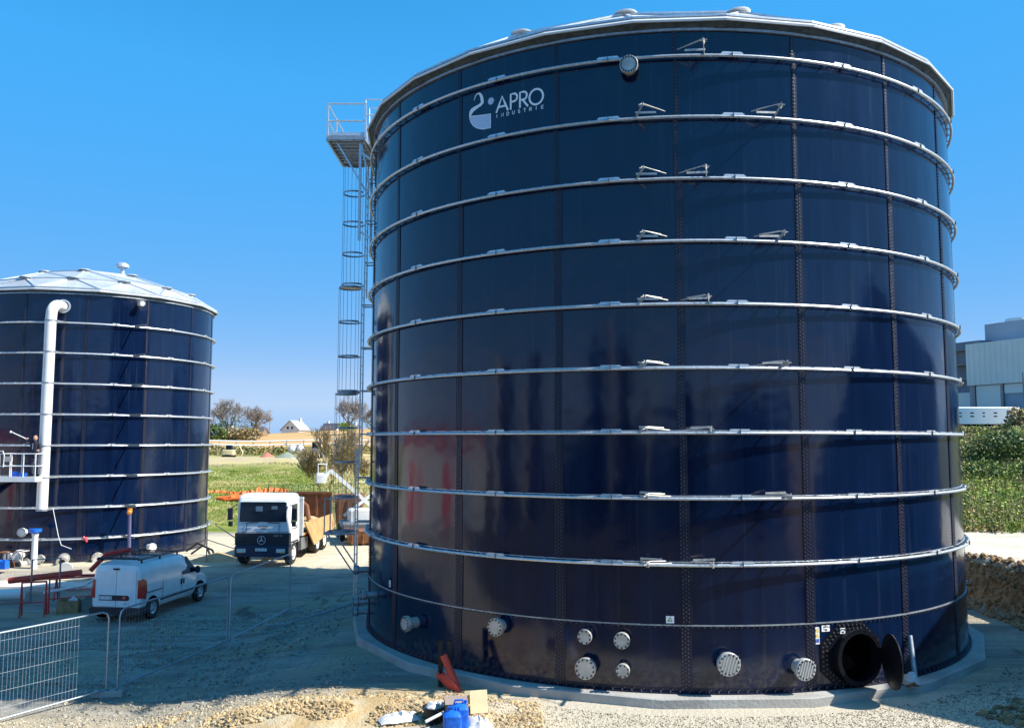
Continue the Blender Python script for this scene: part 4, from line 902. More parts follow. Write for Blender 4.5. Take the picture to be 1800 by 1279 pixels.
# leaning steel pipe and rag by the manhole
pb_ = Vector((BX, BY, 0))+P(BR+.38, 30.2, .2); pt_ = Vector((BX, BY, 0))+P(BR+.08, 32.0, 1.12)
b = MB(); b.cyl(tuple(pb_), tuple(pt_), .055, 14); tag(b.build('steel_pipe', M_galvd), 'grey steel pipe leaning on the large tank beside the open manhole', 'pipe')
b = MB(); c = Vector((BX, BY, 0))+P(BR+.42, 28.6, .30); b.m = 0; crumple(b, tuple(c), .15, 12, 8, .8, (1.2, 1, 1.05), 3); b.m = 1; crumple(b, tuple(c+Vector((0, -.07, -.06))), .11, 8, 6, .5, (1.5, .8, .6), 6); tag(b.build('rag_bundle', [M_poly, M_brown], angle=20), 'crumpled whitish rag bundle on the slab under the manhole door', 'rag')
# ------------------------------------------------------------------ loose stones (uncountable)
ICO = None
def ico():
    t = (1+5**.5)/2; v = [(-1,t,0),(1,t,0),(-1,-t,0),(1,-t,0),(0,-1,t),(0,1,t),(0,-1,-t),(0,1,-t),(t,0,-1),(t,0,1),(-t,0,-1),(-t,0,1)]
    f = [(0,11,5),(0,5,1),(0,1,7),(0,7,10),(0,10,11),(1,5,9),(5,11,4),(11,10,2),(10,7,6),(7,1,8),(3,9,4),(3,4,2),(3,2,6),(3,6,8),(3,8,9),(4,9,5),(2,4,11),(6,2,10),(8,6,7),(9,8,1)]
    return [Vector(q).normalized() for q in v], f
IV, IF = ico()
def stones(name, m, spots, kindlabel):
    b = MB()
    for x, y, s in spots:
        q = Matrix.Rotation(rnd.uniform(0, 6.3), 3, 'Z') @ Matrix.Rotation(rnd.uniform(0, 3), 3, 'X'); sx_, sy_, sz_ = s*rnd.uniform(.7, 1.3), s*rnd.uniform(.7, 1.2), s*rnd.uniform(.45, .9)
        z = H(x, y)+s*.2
        b.add([(q @ Vector((v.x*sx_*rnd.uniform(.75, 1.2), v.y*sy_*rnd.uniform(.75, 1.2), v.z*sz_*rnd.uniform(.8, 1.15))))+Vector((x, y, z)) for v in IV], IF)
    return tag(b.build(name, m, smooth=False), kindlabel, name.replace('_', ' '), None, 'stuff')
def cl(p): return math.hypot(p[0]-BX, p[1]-BY) > BR+.95
sp = []
while len(sp) < 8500:
    x, y = rnd.uniform(-8, .6), rnd.gauss(17.9, .85); 
    if 16.6 < y < 20.3 and nz(x, y, .8, 1) > -.25+.5*(abs(y-17.8)/2.2) and cl((x, y)): sp.append((x, y, rnd.choice((.010, .013, .017, .022, .03, .04, .05))*rnd.uniform(.7, 1.2)))
stones('tan_rubble', M_sandst, sp, 'tan broken stone rubble strewn along the lower edge of the picture')
sp = []
while len(sp) < 8500:
    x, y = rnd.uniform(-.8, 11), rnd.uniform(16.6, 20.6)
    if cl((x, y)) and x/y < .62: sp.append((x, y, rnd.uniform(.010, .024)))
while len(sp) < 11500:
    x, y = rnd.uniform(-12, -5), rnd.uniform(16.6, 20)
    sp.append((x, y, rnd.uniform(.012, .03)))
stones('limestone_gravel', M_gravel, sp, 'pale crushed limestone gravel in front of the large tank')
sp = []
while len(sp) < 2600:
    a = rnd.uniform(-62, 5); r = rnd.uniform(10.6, 13.2); x, y = BX+r*math.cos(R_(a)), BY+r*math.sin(R_(a))
    if x/y > .45: sp.append((x, y, rnd.choice((.03, .05, .07, .10))*rnd.uniform(.7, 1.2)))
for _ in range(2200):
    a = rnd.uniform(-5, 50); r = rnd.uniform(10.7, 12.2); x, y = BX+r*math.cos(R_(a)), BY+r*math.sin(R_(a)); sp.append((x, y, rnd.choice((.025, .04, .06, .09))*rnd.uniform(.7, 1.2)))
stones('brown_rubble', M_darkst, sp, 'brown grey rubble on the cut earth bank at the right')
sp = []
while len(sp) < 9000:
    x, y = rnd.uniform(-14, 13), rnd.uniform(19, 31)
    if cl((x, y)) and (x < -2.5 or x > 9) and -.62 < x/y < .62 and nz(x, y, .5, 11) > -.15: sp.append((x, y, rnd.choice((.010, .012, .016, .02, .028, .045))))
stones('yard_gravel', mat('grey_yard_chips', (.30, .27, .21), .9, var=.3, scale=2, island=.4), sp, 'grey gravel scattered over the shaded yard')
# ------------------------------------------------------------------ vegetation
def leafmesh(mb, c, rad, n, size, seed=0, shell=.35):
    for _ in range(n):
        d = Vector((rnd.gauss(0,1), rnd.gauss(0,1), rnd.gauss(0,1))).normalized(); k = (1-shell*rnd.random()**1.5)*(1+.3*noise.noise(d*2.2+Vector((seed, 0, 0)))); 
        p = Vector((c[0]+d.x*rad[0]*k, c[1]+d.y*rad[1]*k, c[2]+d.z*rad[2]*k)); s = size*rnd.uniform(.6, 1.3)
        u = Vector((rnd.gauss(0,1), rnd.gauss(0,1), rnd.gauss(0,.6))).normalized(); w = u.cross(Vector((rnd.gauss(0,1), rnd.gauss(0,1), rnd.gauss(0,1)))).normalized()
        mb.add([p-u*s, p+w*s*.6, p+u*s, p-w*s*.6], [(0,1,2,3)])
RMIN = [.01]
def branch(mb, p, d, L, r, lev, out=None, spread=.55, up=.15, kids_=(3, 4)):
    r = max(r, RMIN[0]*1.4)
    pts = [p]; rs = [r]; q = p.copy(); dd = d.copy(); n = 4
    for i in range(n):
        dd = (dd+Vector((rnd.gauss(0,.12), rnd.gauss(0,.12), rnd.gauss(0,.08)+up*.2))).normalized(); q = q+dd*L/n; pts.append(q.copy()); rs.append(max(RMIN[0], r*(1-.55*(i+1)/n)))
    mb.tube(pts, rs, 5 if lev > 2 else 3, cap=False)
    if lev > 0:
        for k in range(rnd.randint(*kids_)):
            i = rnd.randint(2, n); nd = (dd+Vector((rnd.gauss(0,spread), rnd.gauss(0,spread), rnd.gauss(up,spread*.7)))).normalized()
            branch(mb, pts[i], nd, L*rnd.uniform(.6, .82), rs[i]*.72, lev-1, out, spread, up, kids_)
    elif out is not None: out.append(q)
def bare_tree(label, x, y, h, lev=5, ivy=0, mt=M_bark, group=None, r=None, spread=.55, name='bare_tree'):
    t = thing(name, label, 'tree', (x, y, H(x, y)-.1), 0, group); b = MB(); b.tube([(0,0,0), (.02*h, 0, h*.12), (0,.01*h,h*.26)], [h*.035 if r is None else r, h*.028 if r is None else r*.8, h*.024 if r is None else r*.7], 8, cap=False); b.build('trunk', mt, t)
    RMIN[0] = .023 if y > 150 else .012
    b = MB()
    for k in range(5): branch(b, Vector((0,.01*h,h*.24)), Vector((rnd.gauss(0,.6), rnd.gauss(0,.6), 1)).normalized(), h*.27, h*.02 if r is None else r*.6, lev-1, spread=spread, kids_=(4, 5))
    b.build('branches', mt, t, smooth=False)
    if ivy:
        b = MB()
        for k in range(ivy): leafmesh(b, (rnd.gauss(0, h*.12), rnd.gauss(0, h*.12), h*rnd.uniform(.12, .5)), (h*.12, h*.12, h*.13), 260, h*.012, k)
        b.build('ivy', M_leafd, t, smooth=False)
    return t
bare_tree('bare spreading tree with dark ivy, nearest the small tank on the skyline', -61.5, 190, 9.5, 5, 7, group='bare trees on the skyline')
bare_tree('bare round crowned tree left of the white gabled house', -56.5, 193, 8.6, 5, 4, group='bare trees on the skyline')
bare_tree('bare tree on the skyline seen through the ladder cage', -38, 205, 9.5, 5, 3, group='bare trees on the skyline')
bare_tree('bare pinkish tree far behind the ladder, right of the cage', -33.5, 210, 8.0, 5, 2, group='bare trees on the skyline')
bare_tree('tall thin bare sapling with tan twigs behind the lorry', -14.2, 69, 6.6, 5, 0, M_twig, r=.07, spread=.24, name='sapling')
bare_tree('thin bare sapling left of the taller one behind the lorry', -15.7, 72, 4.6, 5, 0, M_twig, r=.05, spread=.24, name='sapling')
bare_tree('low bushy bare sapling beside the boom lift', -13.2, 71, 4.6, 5, 0, M_twig, r=.05, spread=.4, name='sapling')
def shrub(label, x, y, rad, m, n=500, size=.3, name='shrub', z=None, group=None):
    t = thing(name, label, 'shrub', (x, y, (H(x, y) if z is None else z)), 0, group); b = MB()
    for k in range(5): leafmesh(b, (rad[0]*rnd.uniform(-.5, .5), rad[1]*rnd.uniform(-.5, .5), rad[2]*rnd.uniform(.3, .7)), (rad[0]*.6, rad[1]*.6, rad[2]*.55), n//5, size, k+x)
    b.build('foliage', m, t, smooth=False); b = MB()
    for k in range(5): b.tube([(0,0,-.1), (rnd.uniform(-.3,.3)*rad[0], rnd.uniform(-.3,.3)*rad[1], rad[2]*.7)], [.04, .02], 4)
    b.build('stems', M_bark, t); return t
shrub('dark evergreen bush at the foot of the ivy covered tree', -63.5, 183, (4.5, 3, 3.2), M_leafd, 1500, .3, 'evergreen_bush')
shrub('brown olive bush between the two bare skyline trees', -57.5, 186, (4.5, 3, 2.6), M_leafb, 1400, .3, 'bush')
shrub('round green bush on the crest beyond the roofs', -43.5, 230, (2.6, 2, 2.0), M_leafg, 700, .28, 'bush')
# hedge line of scrub at about 135-150 m, uncountable
b = MB()
for k in range(230):
    x = rnd.uniform(-58, -17); y = rnd.uniform(131, 146); b.m = rnd.choice((0, 0, 1, 2)) if x > -40 else rnd.choice((0, 1, 0)); leafmesh(b, (x, y, H(x, y)+.15), (1.6, 1.2, .75), 55, .22, k)
tag(b.build('scrub', [M_leafb, M_leafd, M_gorse], smooth=False), 'brown and yellow scrub growing below the ploughed field', 'scrub', None, 'stuff')
# rough grass, left bank
b = MB()
for k in range(30000):
    y = 57+rnd.random()**.8*46; x = y*rnd.uniform(-.40, -.13)
    h = rnd.uniform(.04, .15)*(1+.8*max(0, nz(x, y, .25, 6))); w = .012+.0004*y; z = H(x, y); a = rnd.uniform(0, PI); b.m = 1 if nz(x, y, .2, 8)+rnd.gauss(0, .12) > .18 else 0
    b.add([(x-w*math.cos(a), y-w*math.sin(a), z), (x+w*math.cos(a), y+w*math.sin(a), z), (x+rnd.gauss(0,.06), y+rnd.gauss(0,.06), z+h)], [(0,1,2)])
tag(b.build('meadow_grass', [M_grass, M_straw], smooth=False), 'rough spring grass on the bank behind the lorry', 'grass', None, 'stuff')
b = MB()
for k in range(5200):
    y = 37+rnd.random()**1.1*23; x = y*rnd.uniform(.49, .66); z = H(x, y); v = nz(x, y, .22, 4)+.3*(41.5-y)/10+.15*nz(x, y, 1.1, 2)
    b.m = (1 if v > .02 else rnd.choice((0, 2, 2, 1))) if rnd.random() < .8 else rnd.choice((0, 2, 3))
    big_ = max(0, nz(x, y, .45, 9))*sm(42, 45, y); s = rnd.uniform(.15, .4)*(1+2.4*big_); z += big_*.9; b.m = 0 if big_ > .22 and rnd.random() < .75 else b.m; leafmesh(b, (x, y, z+s*.3), (s, s, s*.8), 22, .032+.0008*y, k, .7)
for k in range(9000):
    y = 37+rnd.random()*21; x = y*rnd.uniform(.49, .66); z = H(x, y); h = rnd.uniform(.2, .6); b.m = rnd.choice((1, 3)) if y < 42 or rnd.random() < .3 else 2
    b.add([(x-.02, y, z), (x+.02, y, z), (x+rnd.gauss(0, .12), y+rnd.gauss(0, .1), z+h)], [(0,1,2)])
tag(b.build('brambles', [M_leafd, M_leafg, M_leafb, M_straw], smooth=False), 'tangled green and brown brambles covering the slope at the right', 'undergrowth', None, 'stuff')
def tuft(label, x, y, h, n=420):
    t = thing('pampas_tuft', label, 'plant', (x, y, H(x, y))); b = MB()
    for k in range(n):
        a = rnd.uniform(0, 2*PI); l = rnd.uniform(.4, 1); o = [(0,0,0)]
        e = h*l; R0 = h*.7*rnd.uniform(.2, 1); p1 = Vector((math.cos(a)*R0*.35, math.sin(a)*R0*.35, e*.75)); p2 = Vector((math.cos(a)*R0*.75, math.sin(a)*R0*.75, e*.95)); p3 = Vector((math.cos(a)*R0, math.sin(a)*R0, e*.7)); s_ = Vector((-math.sin(a), math.cos(a), 0))*.02
        b.add([-s_, s_, p1+s_, p1-s_, p2+s_*.8, p2-s_*.8, p3], [(0,1,2,3), (3,2,4,5), (5,4,6)])
    b.build('blades', M_straw, t, smooth=False)
tuft('arching pale green grass tuft on the slope at the right edge', 29.2, 50.0, 2.1)
shrub('dark leafy shrub on the slope near the right edge of the picture', 27.0, 49.3, (2.0, 1.4, 1.4), M_leafd, 2600, .085, 'bramble_shrub', group='shrubs on the right slope')
shrub('tall bushy shrub under the cream trailer at the slope top', 33.5, 57.5, (1.2, 1.2, 1.5), M_leafb, 900, .13, 'bramble_shrub', group='shrubs on the right slope')
# ------------------------------------------------------------------ far left background
def house(name, label, x, y, w, d, h, rh, wall, roofm, rz, win=()):
    t = thing(name, label, 'house', (x, y, H(x, y)-.3), rz); b = MB(); hw_ = w/2; poly = [(-hw_, 0), (hw_, 0), (hw_, h), (0, h+rh), (-hw_, h)]
    b.loft([[(px_, -d/2, pz_) for px_, pz_ in poly], [(px_, d/2, pz_) for px_, pz_ in poly]]); b.build('wall', wall, t, smooth=False)
    b = MB()
    for s in (-1, 1): b.loft([[(s*(hw_+.35), -d/2-.3, h-.25), (0, -d/2-.3, h+rh+.05), (0, -d/2-.3, h+rh+.25), (s*(hw_+.4), -d/2-.3, h-.05)], [(s*(hw_+.35), d/2+.3, h-.25), (0, d/2+.3, h+rh+.05), (0, d/2+.3, h+rh+.25), (s*(hw_+.4), d/2+.3, h-.05)]])
    rf = b.build('roof', roofm, t, smooth=False); b = MB(); b.box((.4, d*.3, h+rh+.3), (.7, .7, 1.4)); b.build('chimney', wall, rf)
    for (u, v, ww, hh) in win: b = MB(); b.box((u, -d/2-.02, v), (ww, .1, hh)); b.build('window', M_glass, t)
    return t
house('gabled_house', 'white gabled house with pale roof on the crest of the field', -72.0, 292, 6.6, 7, 1.8, 3.0, M_render, M_slate, -.3, [(-.8, 2.5, .7, .8), (.8, 2.5, .7, .8)])
house('village_house', 'dark roofed house just right of the white gabled house', -61.5, 300, 4.5, 6, 1.6, 1.9, M_render, M_slated, 1.2, [(0, 1.2, 1, 1)])
house('village_house', 'dark roofed house farthest right in the group on the crest', -56, 305, 5, 6, 1.6, 1.8, M_render, M_slated, -.7, [(0, 1.2, 1, 1)])
house('village_house', 'low house with white gable in the middle of the crest group', -59, 312, 4, 5, 2.2, 1.8, M_render, M_slated, .5, [(0, 1.2, 1, 1)])
house('stone_barn', 'brown stone barn half hidden behind the round crowned tree', -59.8, 208, 4, 2.6, 1.3, 1.0, M_brick, M_slated, 1.45)
for i, (x, y) in enumerate([(-63.5, 230), (-76, 260)]):
    t = thing('utility_pole', ('wooden utility pole left of the gabled house' if i == 0 else 'distant utility pole farther left on the crest'), 'pole', (x, y, H(x, y))); b = MB(); b.cyl((0,0,0), (0,0,6.5), .13, 8); b.build('pole', M_bark, t); b = MB(); b.bar((-.8,0,6), (.8,0,6), .1, .1); b.build('crossarm', M_bark, t)
# long white twin rail
t = thing('road_barrier', 'long white twin rail barrier along the foot of the ploughed field', 'barrier', (-45, 156, H(-45, 156))); b = MB()
for z in (.55, 1.25): b.tube([(x, .5*math.sin(x*.1), H(-45+x, 156)-H(-45, 156)+z) for x in range(-22, 24, 3)], .14, 6)
b.build('rail', M_white, t); b = MB()
for x in range(-22, 24, 3): b.bar((x, .1, H(-45+x, 156)-H(-45, 156)-.1), (x, .1, H(-45+x, 156)-H(-45, 156)+1.3), .12, .12, up=(1,0,0))
b.build('posts', M_galvd, t)
# building materials yard, 118-128 m
def heap(name, label, x, y, r, h, m, cat='heap'):
    b = MB(); n, k = 18, 5
    prof = [(r*(1-i/k), h*(i/k)**.8) for i in range(k)]+[(.01, h)]
    b.lathe(prof, n); b.v = [(v[0]*(1+.25*nz(v[0], v[1], .9, x)), v[1]*(1+.2*nz(v[1], v[0], .8, y)), v[2]) for v in b.v]; o = b.build(name, m); o.location = (x, y, H(x, y)-.1); return tag(o, label, cat)
heap('gravel_heap', 'grey green spoil heap in the distant yard', -31.2, 122, 1.8, .9, mat('grey_green_spoil', (.22, .26, .2), .9, var=.2))
heap('gravel_heap', 'red brown soil heap beside the grey one in the distant yard', -34.2, 123, 1.1, .8, mat('red_brown_soil', (.5, .16, .12), .9, var=.2))
heap('gravel_heap', 'pale stone heap in front of the timber stack', -29.0, 118, 1.8, .45, M_gravel)
for i, (x, l) in enumerate([(-31.7, 'white bulk bag on the left behind the spoil heap'), (-30.6, 'white bulk bag on the right behind the spoil heap')]):
    b = MB(); crumple(b, (0, 0, .6), .6, 10, 8, .3, (1, 1, 1.1), i); o = b.build('bulk_bag', M_poly); o.location = (x, 127, H(x, 127)+.5); tag(o, l, 'bag', 'bulk bags in the distant yard')
t = thing('compact_digger', 'cream compact digger parked at the left of the distant yard', 'digger', (-38.6, 120, H(-38.6, 120))); b = MB(); b.loft(rbox(-1.1, 1.1, -.8, .8, .5, 1.5, .2)); b.build('body', mat('cream_paint', (.7, .6, .36), .5), t); b = MB(); b.loft(rbox(-.5, .6, -.6, .6, 1.4, 2.4, .15)); b.build('cab', M_glass, t)
b = MB(); b.tube([(1, 0, 1.2), (2.0, 0, 2.3), (2.7, 0, .9), (2.4, 0, .3)], .14, 6); b.build('arm', mat('cream_paint', (.7, .6, .36), .5), t)
for s in (-1, 1): b = MB(); b.loft([[(1.2*math.cos(a*PI/8), s*.7-.2, .28+.28*math.sin(a*PI/8)) for a in range(16)], [(1.2*math.cos(a*PI/8), s*.7+.2, .28+.28*math.sin(a*PI/8)) for a in range(16)]]); b.build('track', M_rub, t)
t.scale = (.7,.7,.7)
t = thing('tractor', 'small grey tractor parked left of the timber stack', 'tractor', (-27.2, 122, H(-27.2, 122)))
b = MB(); b.loft(rbox(-.5, .5, -1.2, .9, .6, 1.4, .12)); b.build('body', M_steel, t); b = MB(); b.loft(rbox(-.55, .55, -.1, .9, 1.3, 2.3, .1)); b.build('cab', M_glass, t)
for s in (-1, 1): wheel_into(t, s*.65, .5, .6, .3, s, 6); wheel_into(t, s*.6, -.8, .4, .22, s, 6)
t = thing('timber_stack', 'stack of long brown timber beams in the distant yard', 'timber', (-23.4, 124, H(-23.4, 124)))
for r_ in range(4):
    for c in range(2): b = MB(); b.box((0, c*.5, .25+r_*.48), (4.6-.2*(r_ % 2), .4, .26)); b.build('beam', M_wood, t)
b = MB()
for x in (-1.6, 0, 1.6):
    for r_ in range(4): b.box((x, .2, .03+r_*.48), (.15, 1.0, .16))
b.build('spacer', M_wood, t)
# orange netting on the grass
b = MB(); n = 260; vs = []
for i in range(n+1):
    f = i/n; x = -27.6+f*7.6; y = 78.5+.7*math.sin(f*9)+.4*nz(f*30, 0, 1); z = H(x, y); hh = .2+.22*nz(x, 0, 4.2, 3)+ (.38*math.exp(-((f-.74)/.2)**2))*(.6+.9*nz(f*70, 1, 1))
    vs += [(x, y-.25, z+.03), (x+.1*nz(i, 2, .7), y, z+max(.1, hh)), (x+.1*nz(i, 5, .7), y+.3, z+.04+hh*.5)]
b.add(vs, [(3*i+j, 3*i+3+j, 3*i+4+j, 3*i+1+j) for i in range(n) for j in (0, 1)])
tag(b.build('safety_net', M_onet, angle=20), 'long orange safety net collapsed across the grass behind the lorry', 'safety net', 'orange nets on the grass')
b = MB(); crumple(b, (0, 0, .1), .9, 16, 8, .9, (1.4, .8, .32), 12); o = b.build('safety_net', M_onet, angle=20); o.location = (-23.0, 73.0, H(-23, 73)); tag(o, 'small orange safety net bunched up on the grass left of the lorry cab', 'safety net', 'orange nets on the grass')
# green mesh fence behind the lorry
t = thing('mesh_fence', 'green wire mesh fence with slim posts behind the lorry', 'fence', (-15.2, 63, 0)); b = MB(); b2 = MB()
for i in range(6):
    x = -3.4+i*1.35; y = (5-i)*.9; z = H(-15.2+x, 63+y); b.cyl((x, y, z), (x, y, z+1.9), .035, 6)
    if i < 5:
        x1 = x+1.35; y1 = y-.9; z1 = H(-15.2+x1, 63+y1)
        for k in range(9): b2.tube([(x, y, z+.1+k*.22), (x1, y1, z1+.1+k*.22)], .008, 3, cap=False)
        for k in range(9): f = k/9; b2.tube([(x+1.35*f, y-.9*f, z+(z1-z)*f), (x+1.35*f, y-.9*f, z+(z1-z)*f+1.85)], .008, 3, cap=False)
b.build('posts', M_greenf, t); b2.build('wire_mesh', M_greenf, t)
# boom lift and skips behind the ladder
bl = thing('boom_lift', 'white articulated boom lift standing behind the ladder of the large tank', 'boom lift', (-8.6, 50.2, H(-8.6, 50.2)), .25)
b = MB(); b.loft(rbox(-1.1, 1.1, -1.3, 1.3, .45, 1.05, .15)); b.build('chassis', M_steel, bl)
for s in (-1, 1):
    for y in (-.95, .95): wheel_into(bl, s*1.05, y, .42, .3, s, 6)
b = MB(); b.loft(rbox(-.7, 1.2, -.6, .6, 1.05, 1.75, .15)); b.build('turntable', M_machwh, bl)
b = MB(); b.bar((.9, 0, 1.6), (-1.7, 0, 3.9), .16, .2); b.bar((-.9, .35, 1.3), (1.6, .35, 3.2), .14, .16); b.bar((-1.7, 0, 3.9), (-2.1, 0, 3.3), .14, .16); b.bar((.6, -.35, .8), (1.2, -.35, 2.4), .14, .14); b.build('boom', M_machwh, bl)
b = MB(); b.loft([[(x*.5-2.2, y*.5, z) for x, y, z in q] for q in rbox(-.6, .5, -.6, .6, 3.2, 3.75, .1)]); b.tube([(-2.4, -.3, 3.75), (-2.4, -.3, 4.25), (-1.95, -.3, 4.25), (-1.95, -.3, 3.75)], .03, 6); b.tube([(-2.4, .3, 3.75), (-2.4, .3, 4.25), (-1.95, .3, 4.25), (-1.95, .3, 3.75)], .03, 6); b.build('work_basket', M_machwh, bl)
def skip(label, x, y, w, h, rz):
    t = thing('skip_container', label, 'skip', (x, y, H(x, y)), rz, 'rusty skips behind the ladder'); b = MB()
    b.loft([[(-w/2+.2, -1, .1), (w/2-.2, -1, .1), (w/2-.2, 1, .1), (-w/2+.2, 1, .1)], [(-w/2, -1.1, h), (w/2, -1.1, h), (w/2, 1.1, h), (-w/2, 1.1, h)]]); b.build('tub', M_brown, t, smooth=False)
    b = MB()
    for x_ in (-.3, 0, .3): b.box((x_*w, -1.1, h*.5), (.08, .08, h*.8))
    b.tube([(-w/2, -1.1, h), (w/2, -1.1, h), (w/2, 1.1, h), (-w/2, 1.1, h)], .05, 6, closed=True); b.build('ribs', M_brown, t); return t
skip('rust brown skip seen through the lower ladder cage', -9.9, 54.0, 1.7, 2.3, .1)
skip('low dark skip on the ground at the foot of the boom lift', -8.0, 47.6, 1.9, .7, .2)
# spoil and hoses right of small tank
heap('gravel_heap', 'low tan spoil heap left of the lorry front wheel', -13.6, 41.2, 1.3, .45, M_sandst)
for k, (x, l) in enumerate([(-15.0, 'curved black hose end on the slab left of the lorry'), (-14.4, 'second black hose looping off the slab by the lorry')]):
    b = MB(); b.tube([(x-.9, 43.4-k, .1), (x-.3, 43.2-k, .5), (x+.3, 42.8-k, .35), (x+.6, 42.5-k, -.05)], .05, 8); tag(b.build('hose', M_rub), l, 'hose')
t = thing('thin_barrier', 'slim grey site barrier standing just left of the lorry', 'barrier', (-12.95, 40.3, H(-13, 40.3))); b = MB(); b.tube([(-.9, 0, 0), (-.9, 0, 1.9), (.5, 0, 1.0), (.5, 0, 0)], .03, 6); b.build('frame', M_steel, t); b = MB(); b.tube([(-.9, 0, 1.0), (.5, 0, .55)], .02, 6); b.build('rail', M_steel, t)
# ------------------------------------------------------------------ site clutter left of the van
def frame(name, label, cat, x, y, z, segs, r, m, rz=0):
    b = MB()
    for sgm in segs: b.tube([Vector(p) for p in sgm], r, 6)
    o = b.build(name, m); o.location = (x, y, z); o.rotation_euler = (0, 0, rz); return tag(o, label, cat)
def trestle(label, x, y, w, h, rz):
    z = H(x, y); t = thing('steel_trestle', label, 'trestle', (x, y, z), rz, 'red steel trestles left of the van'); 
    for s in (-1, 1):
        b = MB(); b.tube([(s*w/2, -.25, 0), (s*w/2, 0, h), (s*w/2, .25, 0)], .03, 6); b.tube([(s*w/2, -.15, h*.4), (s*w/2, .15, h*.4)], .022, 6); b.build('leg', M_redp, t)
    b = MB(); b.tube([(-w/2, 0, h), (w/2, 0, h)], .035, 6); b.tube([(-w/2, 0, h*.4), (w/2, 0, h*.4)], .022, 6); b.build('crossbar', M_redp, t)
trestle('red steel trestle nearest the fence at the left', -16.4, 30.6, .75, 1.15, .35)
trestle('red steel trestle in the middle, just left of the van', -15.55, 31.6, 1.5, 1.15, .5)
trestle('red steel trestle farthest back, beneath the red pipe', -16.2, 33.6, 1.8, .9, .2)
frame('goal_frame', 'tall grey steel goal frame behind the red trestles', 'frame', -17.3, 33.0, H(-17.3, 33), [[(-.5, 0, 0), (-.5, 0, 1.55), (.5, 0.1, 1.6), (.5, .1, 0)]], .035, M_steel)
b = MB(); b.cyl((-19.3, 34.2, .12), (-16.6, 34.3, .42), .12, 14); tag(b.build('red_pipe', M_redpipe), 'long red pipe lying sloped across the trestles', 'pipe')
b = MB(); b.tube([(-16.2, 34.2, .5), (-15.7, 34.4, 1.1), (-14.9, 34.6, 1.25), (-14.2, 34.6, .7)], .09, 8); b.tube([(-15.9, 34.0, .3), (-14.9, 34.1, .9), (-14.3, 34.2, .4)], .05, 6); tag(b.build('hose_coil', M_redp, angle=60), 'tangled dark red hoses heaped over the pipe by the van', 'hose')
b = MB(); b.cyl((-20.6, 32.4, -.2), (-18.0, 32.9, -.15), .2, 18); o = tag(b.build('white_pipe', M_pvc), 'thick white pipe lying on the ground at the left edge', 'pipe')
b = MB(); b.tube([(-15.7, 32.2, .15), (-15.0, 32.3, .55)], .05, 8); b.tube([(-16.6, 31.6, .1), (-15.2, 31.9, .35)], .05, 8); tag(b.build('white_tube', M_pvc), 'thin white tubes across the middle red trestle', 'tube')
for i, (x, y, l) in enumerate([(-14.75, 31.5, 'grey wooden crate touching the rear corner of the van'), (-15.45, 31.2, 'dark crate left of the grey one by the van')]):
    t = thing('tool_crate', l, 'crate', (x, y, H(x, y)), .15, 'crates behind the van'); b = MB(); 
    for c, s in [((0,-.25,.22),(.7,.03,.44)), ((0,.25,.22),(.7,.03,.44)), ((-.34,0,.22),(.03,.47,.44)), ((.34,0,.22),(.03,.47,.44)), ((0,0,.02),(.65,.47,.03))]: b.box(c, s)
    b.build('crate_body', mat('grey_weathered_wood', (.22, .22, .2), .8, var=.2) if i == 0 else M_wood, t, smooth=False); b = MB(); crumple(b, (.1, 0, .4), .14, 8, 6, .6); b.build('rag', M_poly, t)
t = thing('pipe_post', 'white upright pipe with a blue flange cap in front of the small tank', 'pipe', (-20.75, 38.6, -.25)); b = MB(); b.lathe([(.15, 0), (.13, .3), (.12, 1.55), (.16, 1.75)], 18); b.build('pipe', M_pvc, t); b = MB(); b.lathe([(.16, 1.7), (.26, 1.78), (.26, 1.9), (.0, 1.9)], 18); b.build('cap', M_blue, t)
def valve(label, x, y, z, r, m):
    t = thing('pipe_valve', label, 'valve', (x, y, z), rnd.uniform(-.4, .4), 'valves lying by the small tank'); b = MB(); b.lathe([(r*.6, -.25), (r, -.25), (r, -.18), (r*.6, -.16), (r*.6, .16), (r, .18), (r, .25), (r*.6, .25)], 18, (0,0,r), 'Y'); b.build('valve_body', m, t)
    b = MB(); b.tube([(.28*math.cos(a*PI/6)*r/.25, .28*math.sin(a*PI/6)*r/.25, r*2+.35) for a in range(12)], .025, 6, closed=True); b.cyl((0,0,r*1.5), (0,0,r*2+.35), .03, 8); b.build('hand_wheel', m, t); return t
valve('black gate valve nearest the left edge', -23.3, 38.6, -.2, .22, M_rub); valve('brown gate valve beside the blue blocks', -22.0, 38.7, -.2, .24, M_brown); valve('pale flanged valve near the white post', -21.6, 39.2, -.2, .24, M_flange)
for i, (x, l) in enumerate([(-22.15, 'blue plastic block at the left under the valves'), (-21.6, 'blue plastic block at the right under the valves')]):
    b = MB(); b.box((0,0,.16), (.42, .35, .32)); 
    for s in (-.13, .13): b.box((s, 0, .34), (.1, .3, .05))
    o = b.build('plastic_block', M_blue); o.location = (x, 37.7, H(x, 37.7)+.18); tag(o, l, 'block', 'blue blocks by the small tank')
for i, (x, l) in enumerate([(-22.4, 'dark cable reel lying left of the other'), (-21.5, 'dark cable reel right of its twin under the blue blocks')]):
    t = thing('cable_reel', l, 'reel', (x, 36.6, H(x, 36.6)+.02), .3, 'cable reels in front of the small tank'); b = MB(); b.lathe([(.0, -.3), (.3, -.3), (.3, -.24), (.16, -.22), (.16, .22), (.3, .24), (.3, .3), (0, .3)], 18, (0,0,.3), 'X'); b.build('drum', M_brown if i else M_rub, t)
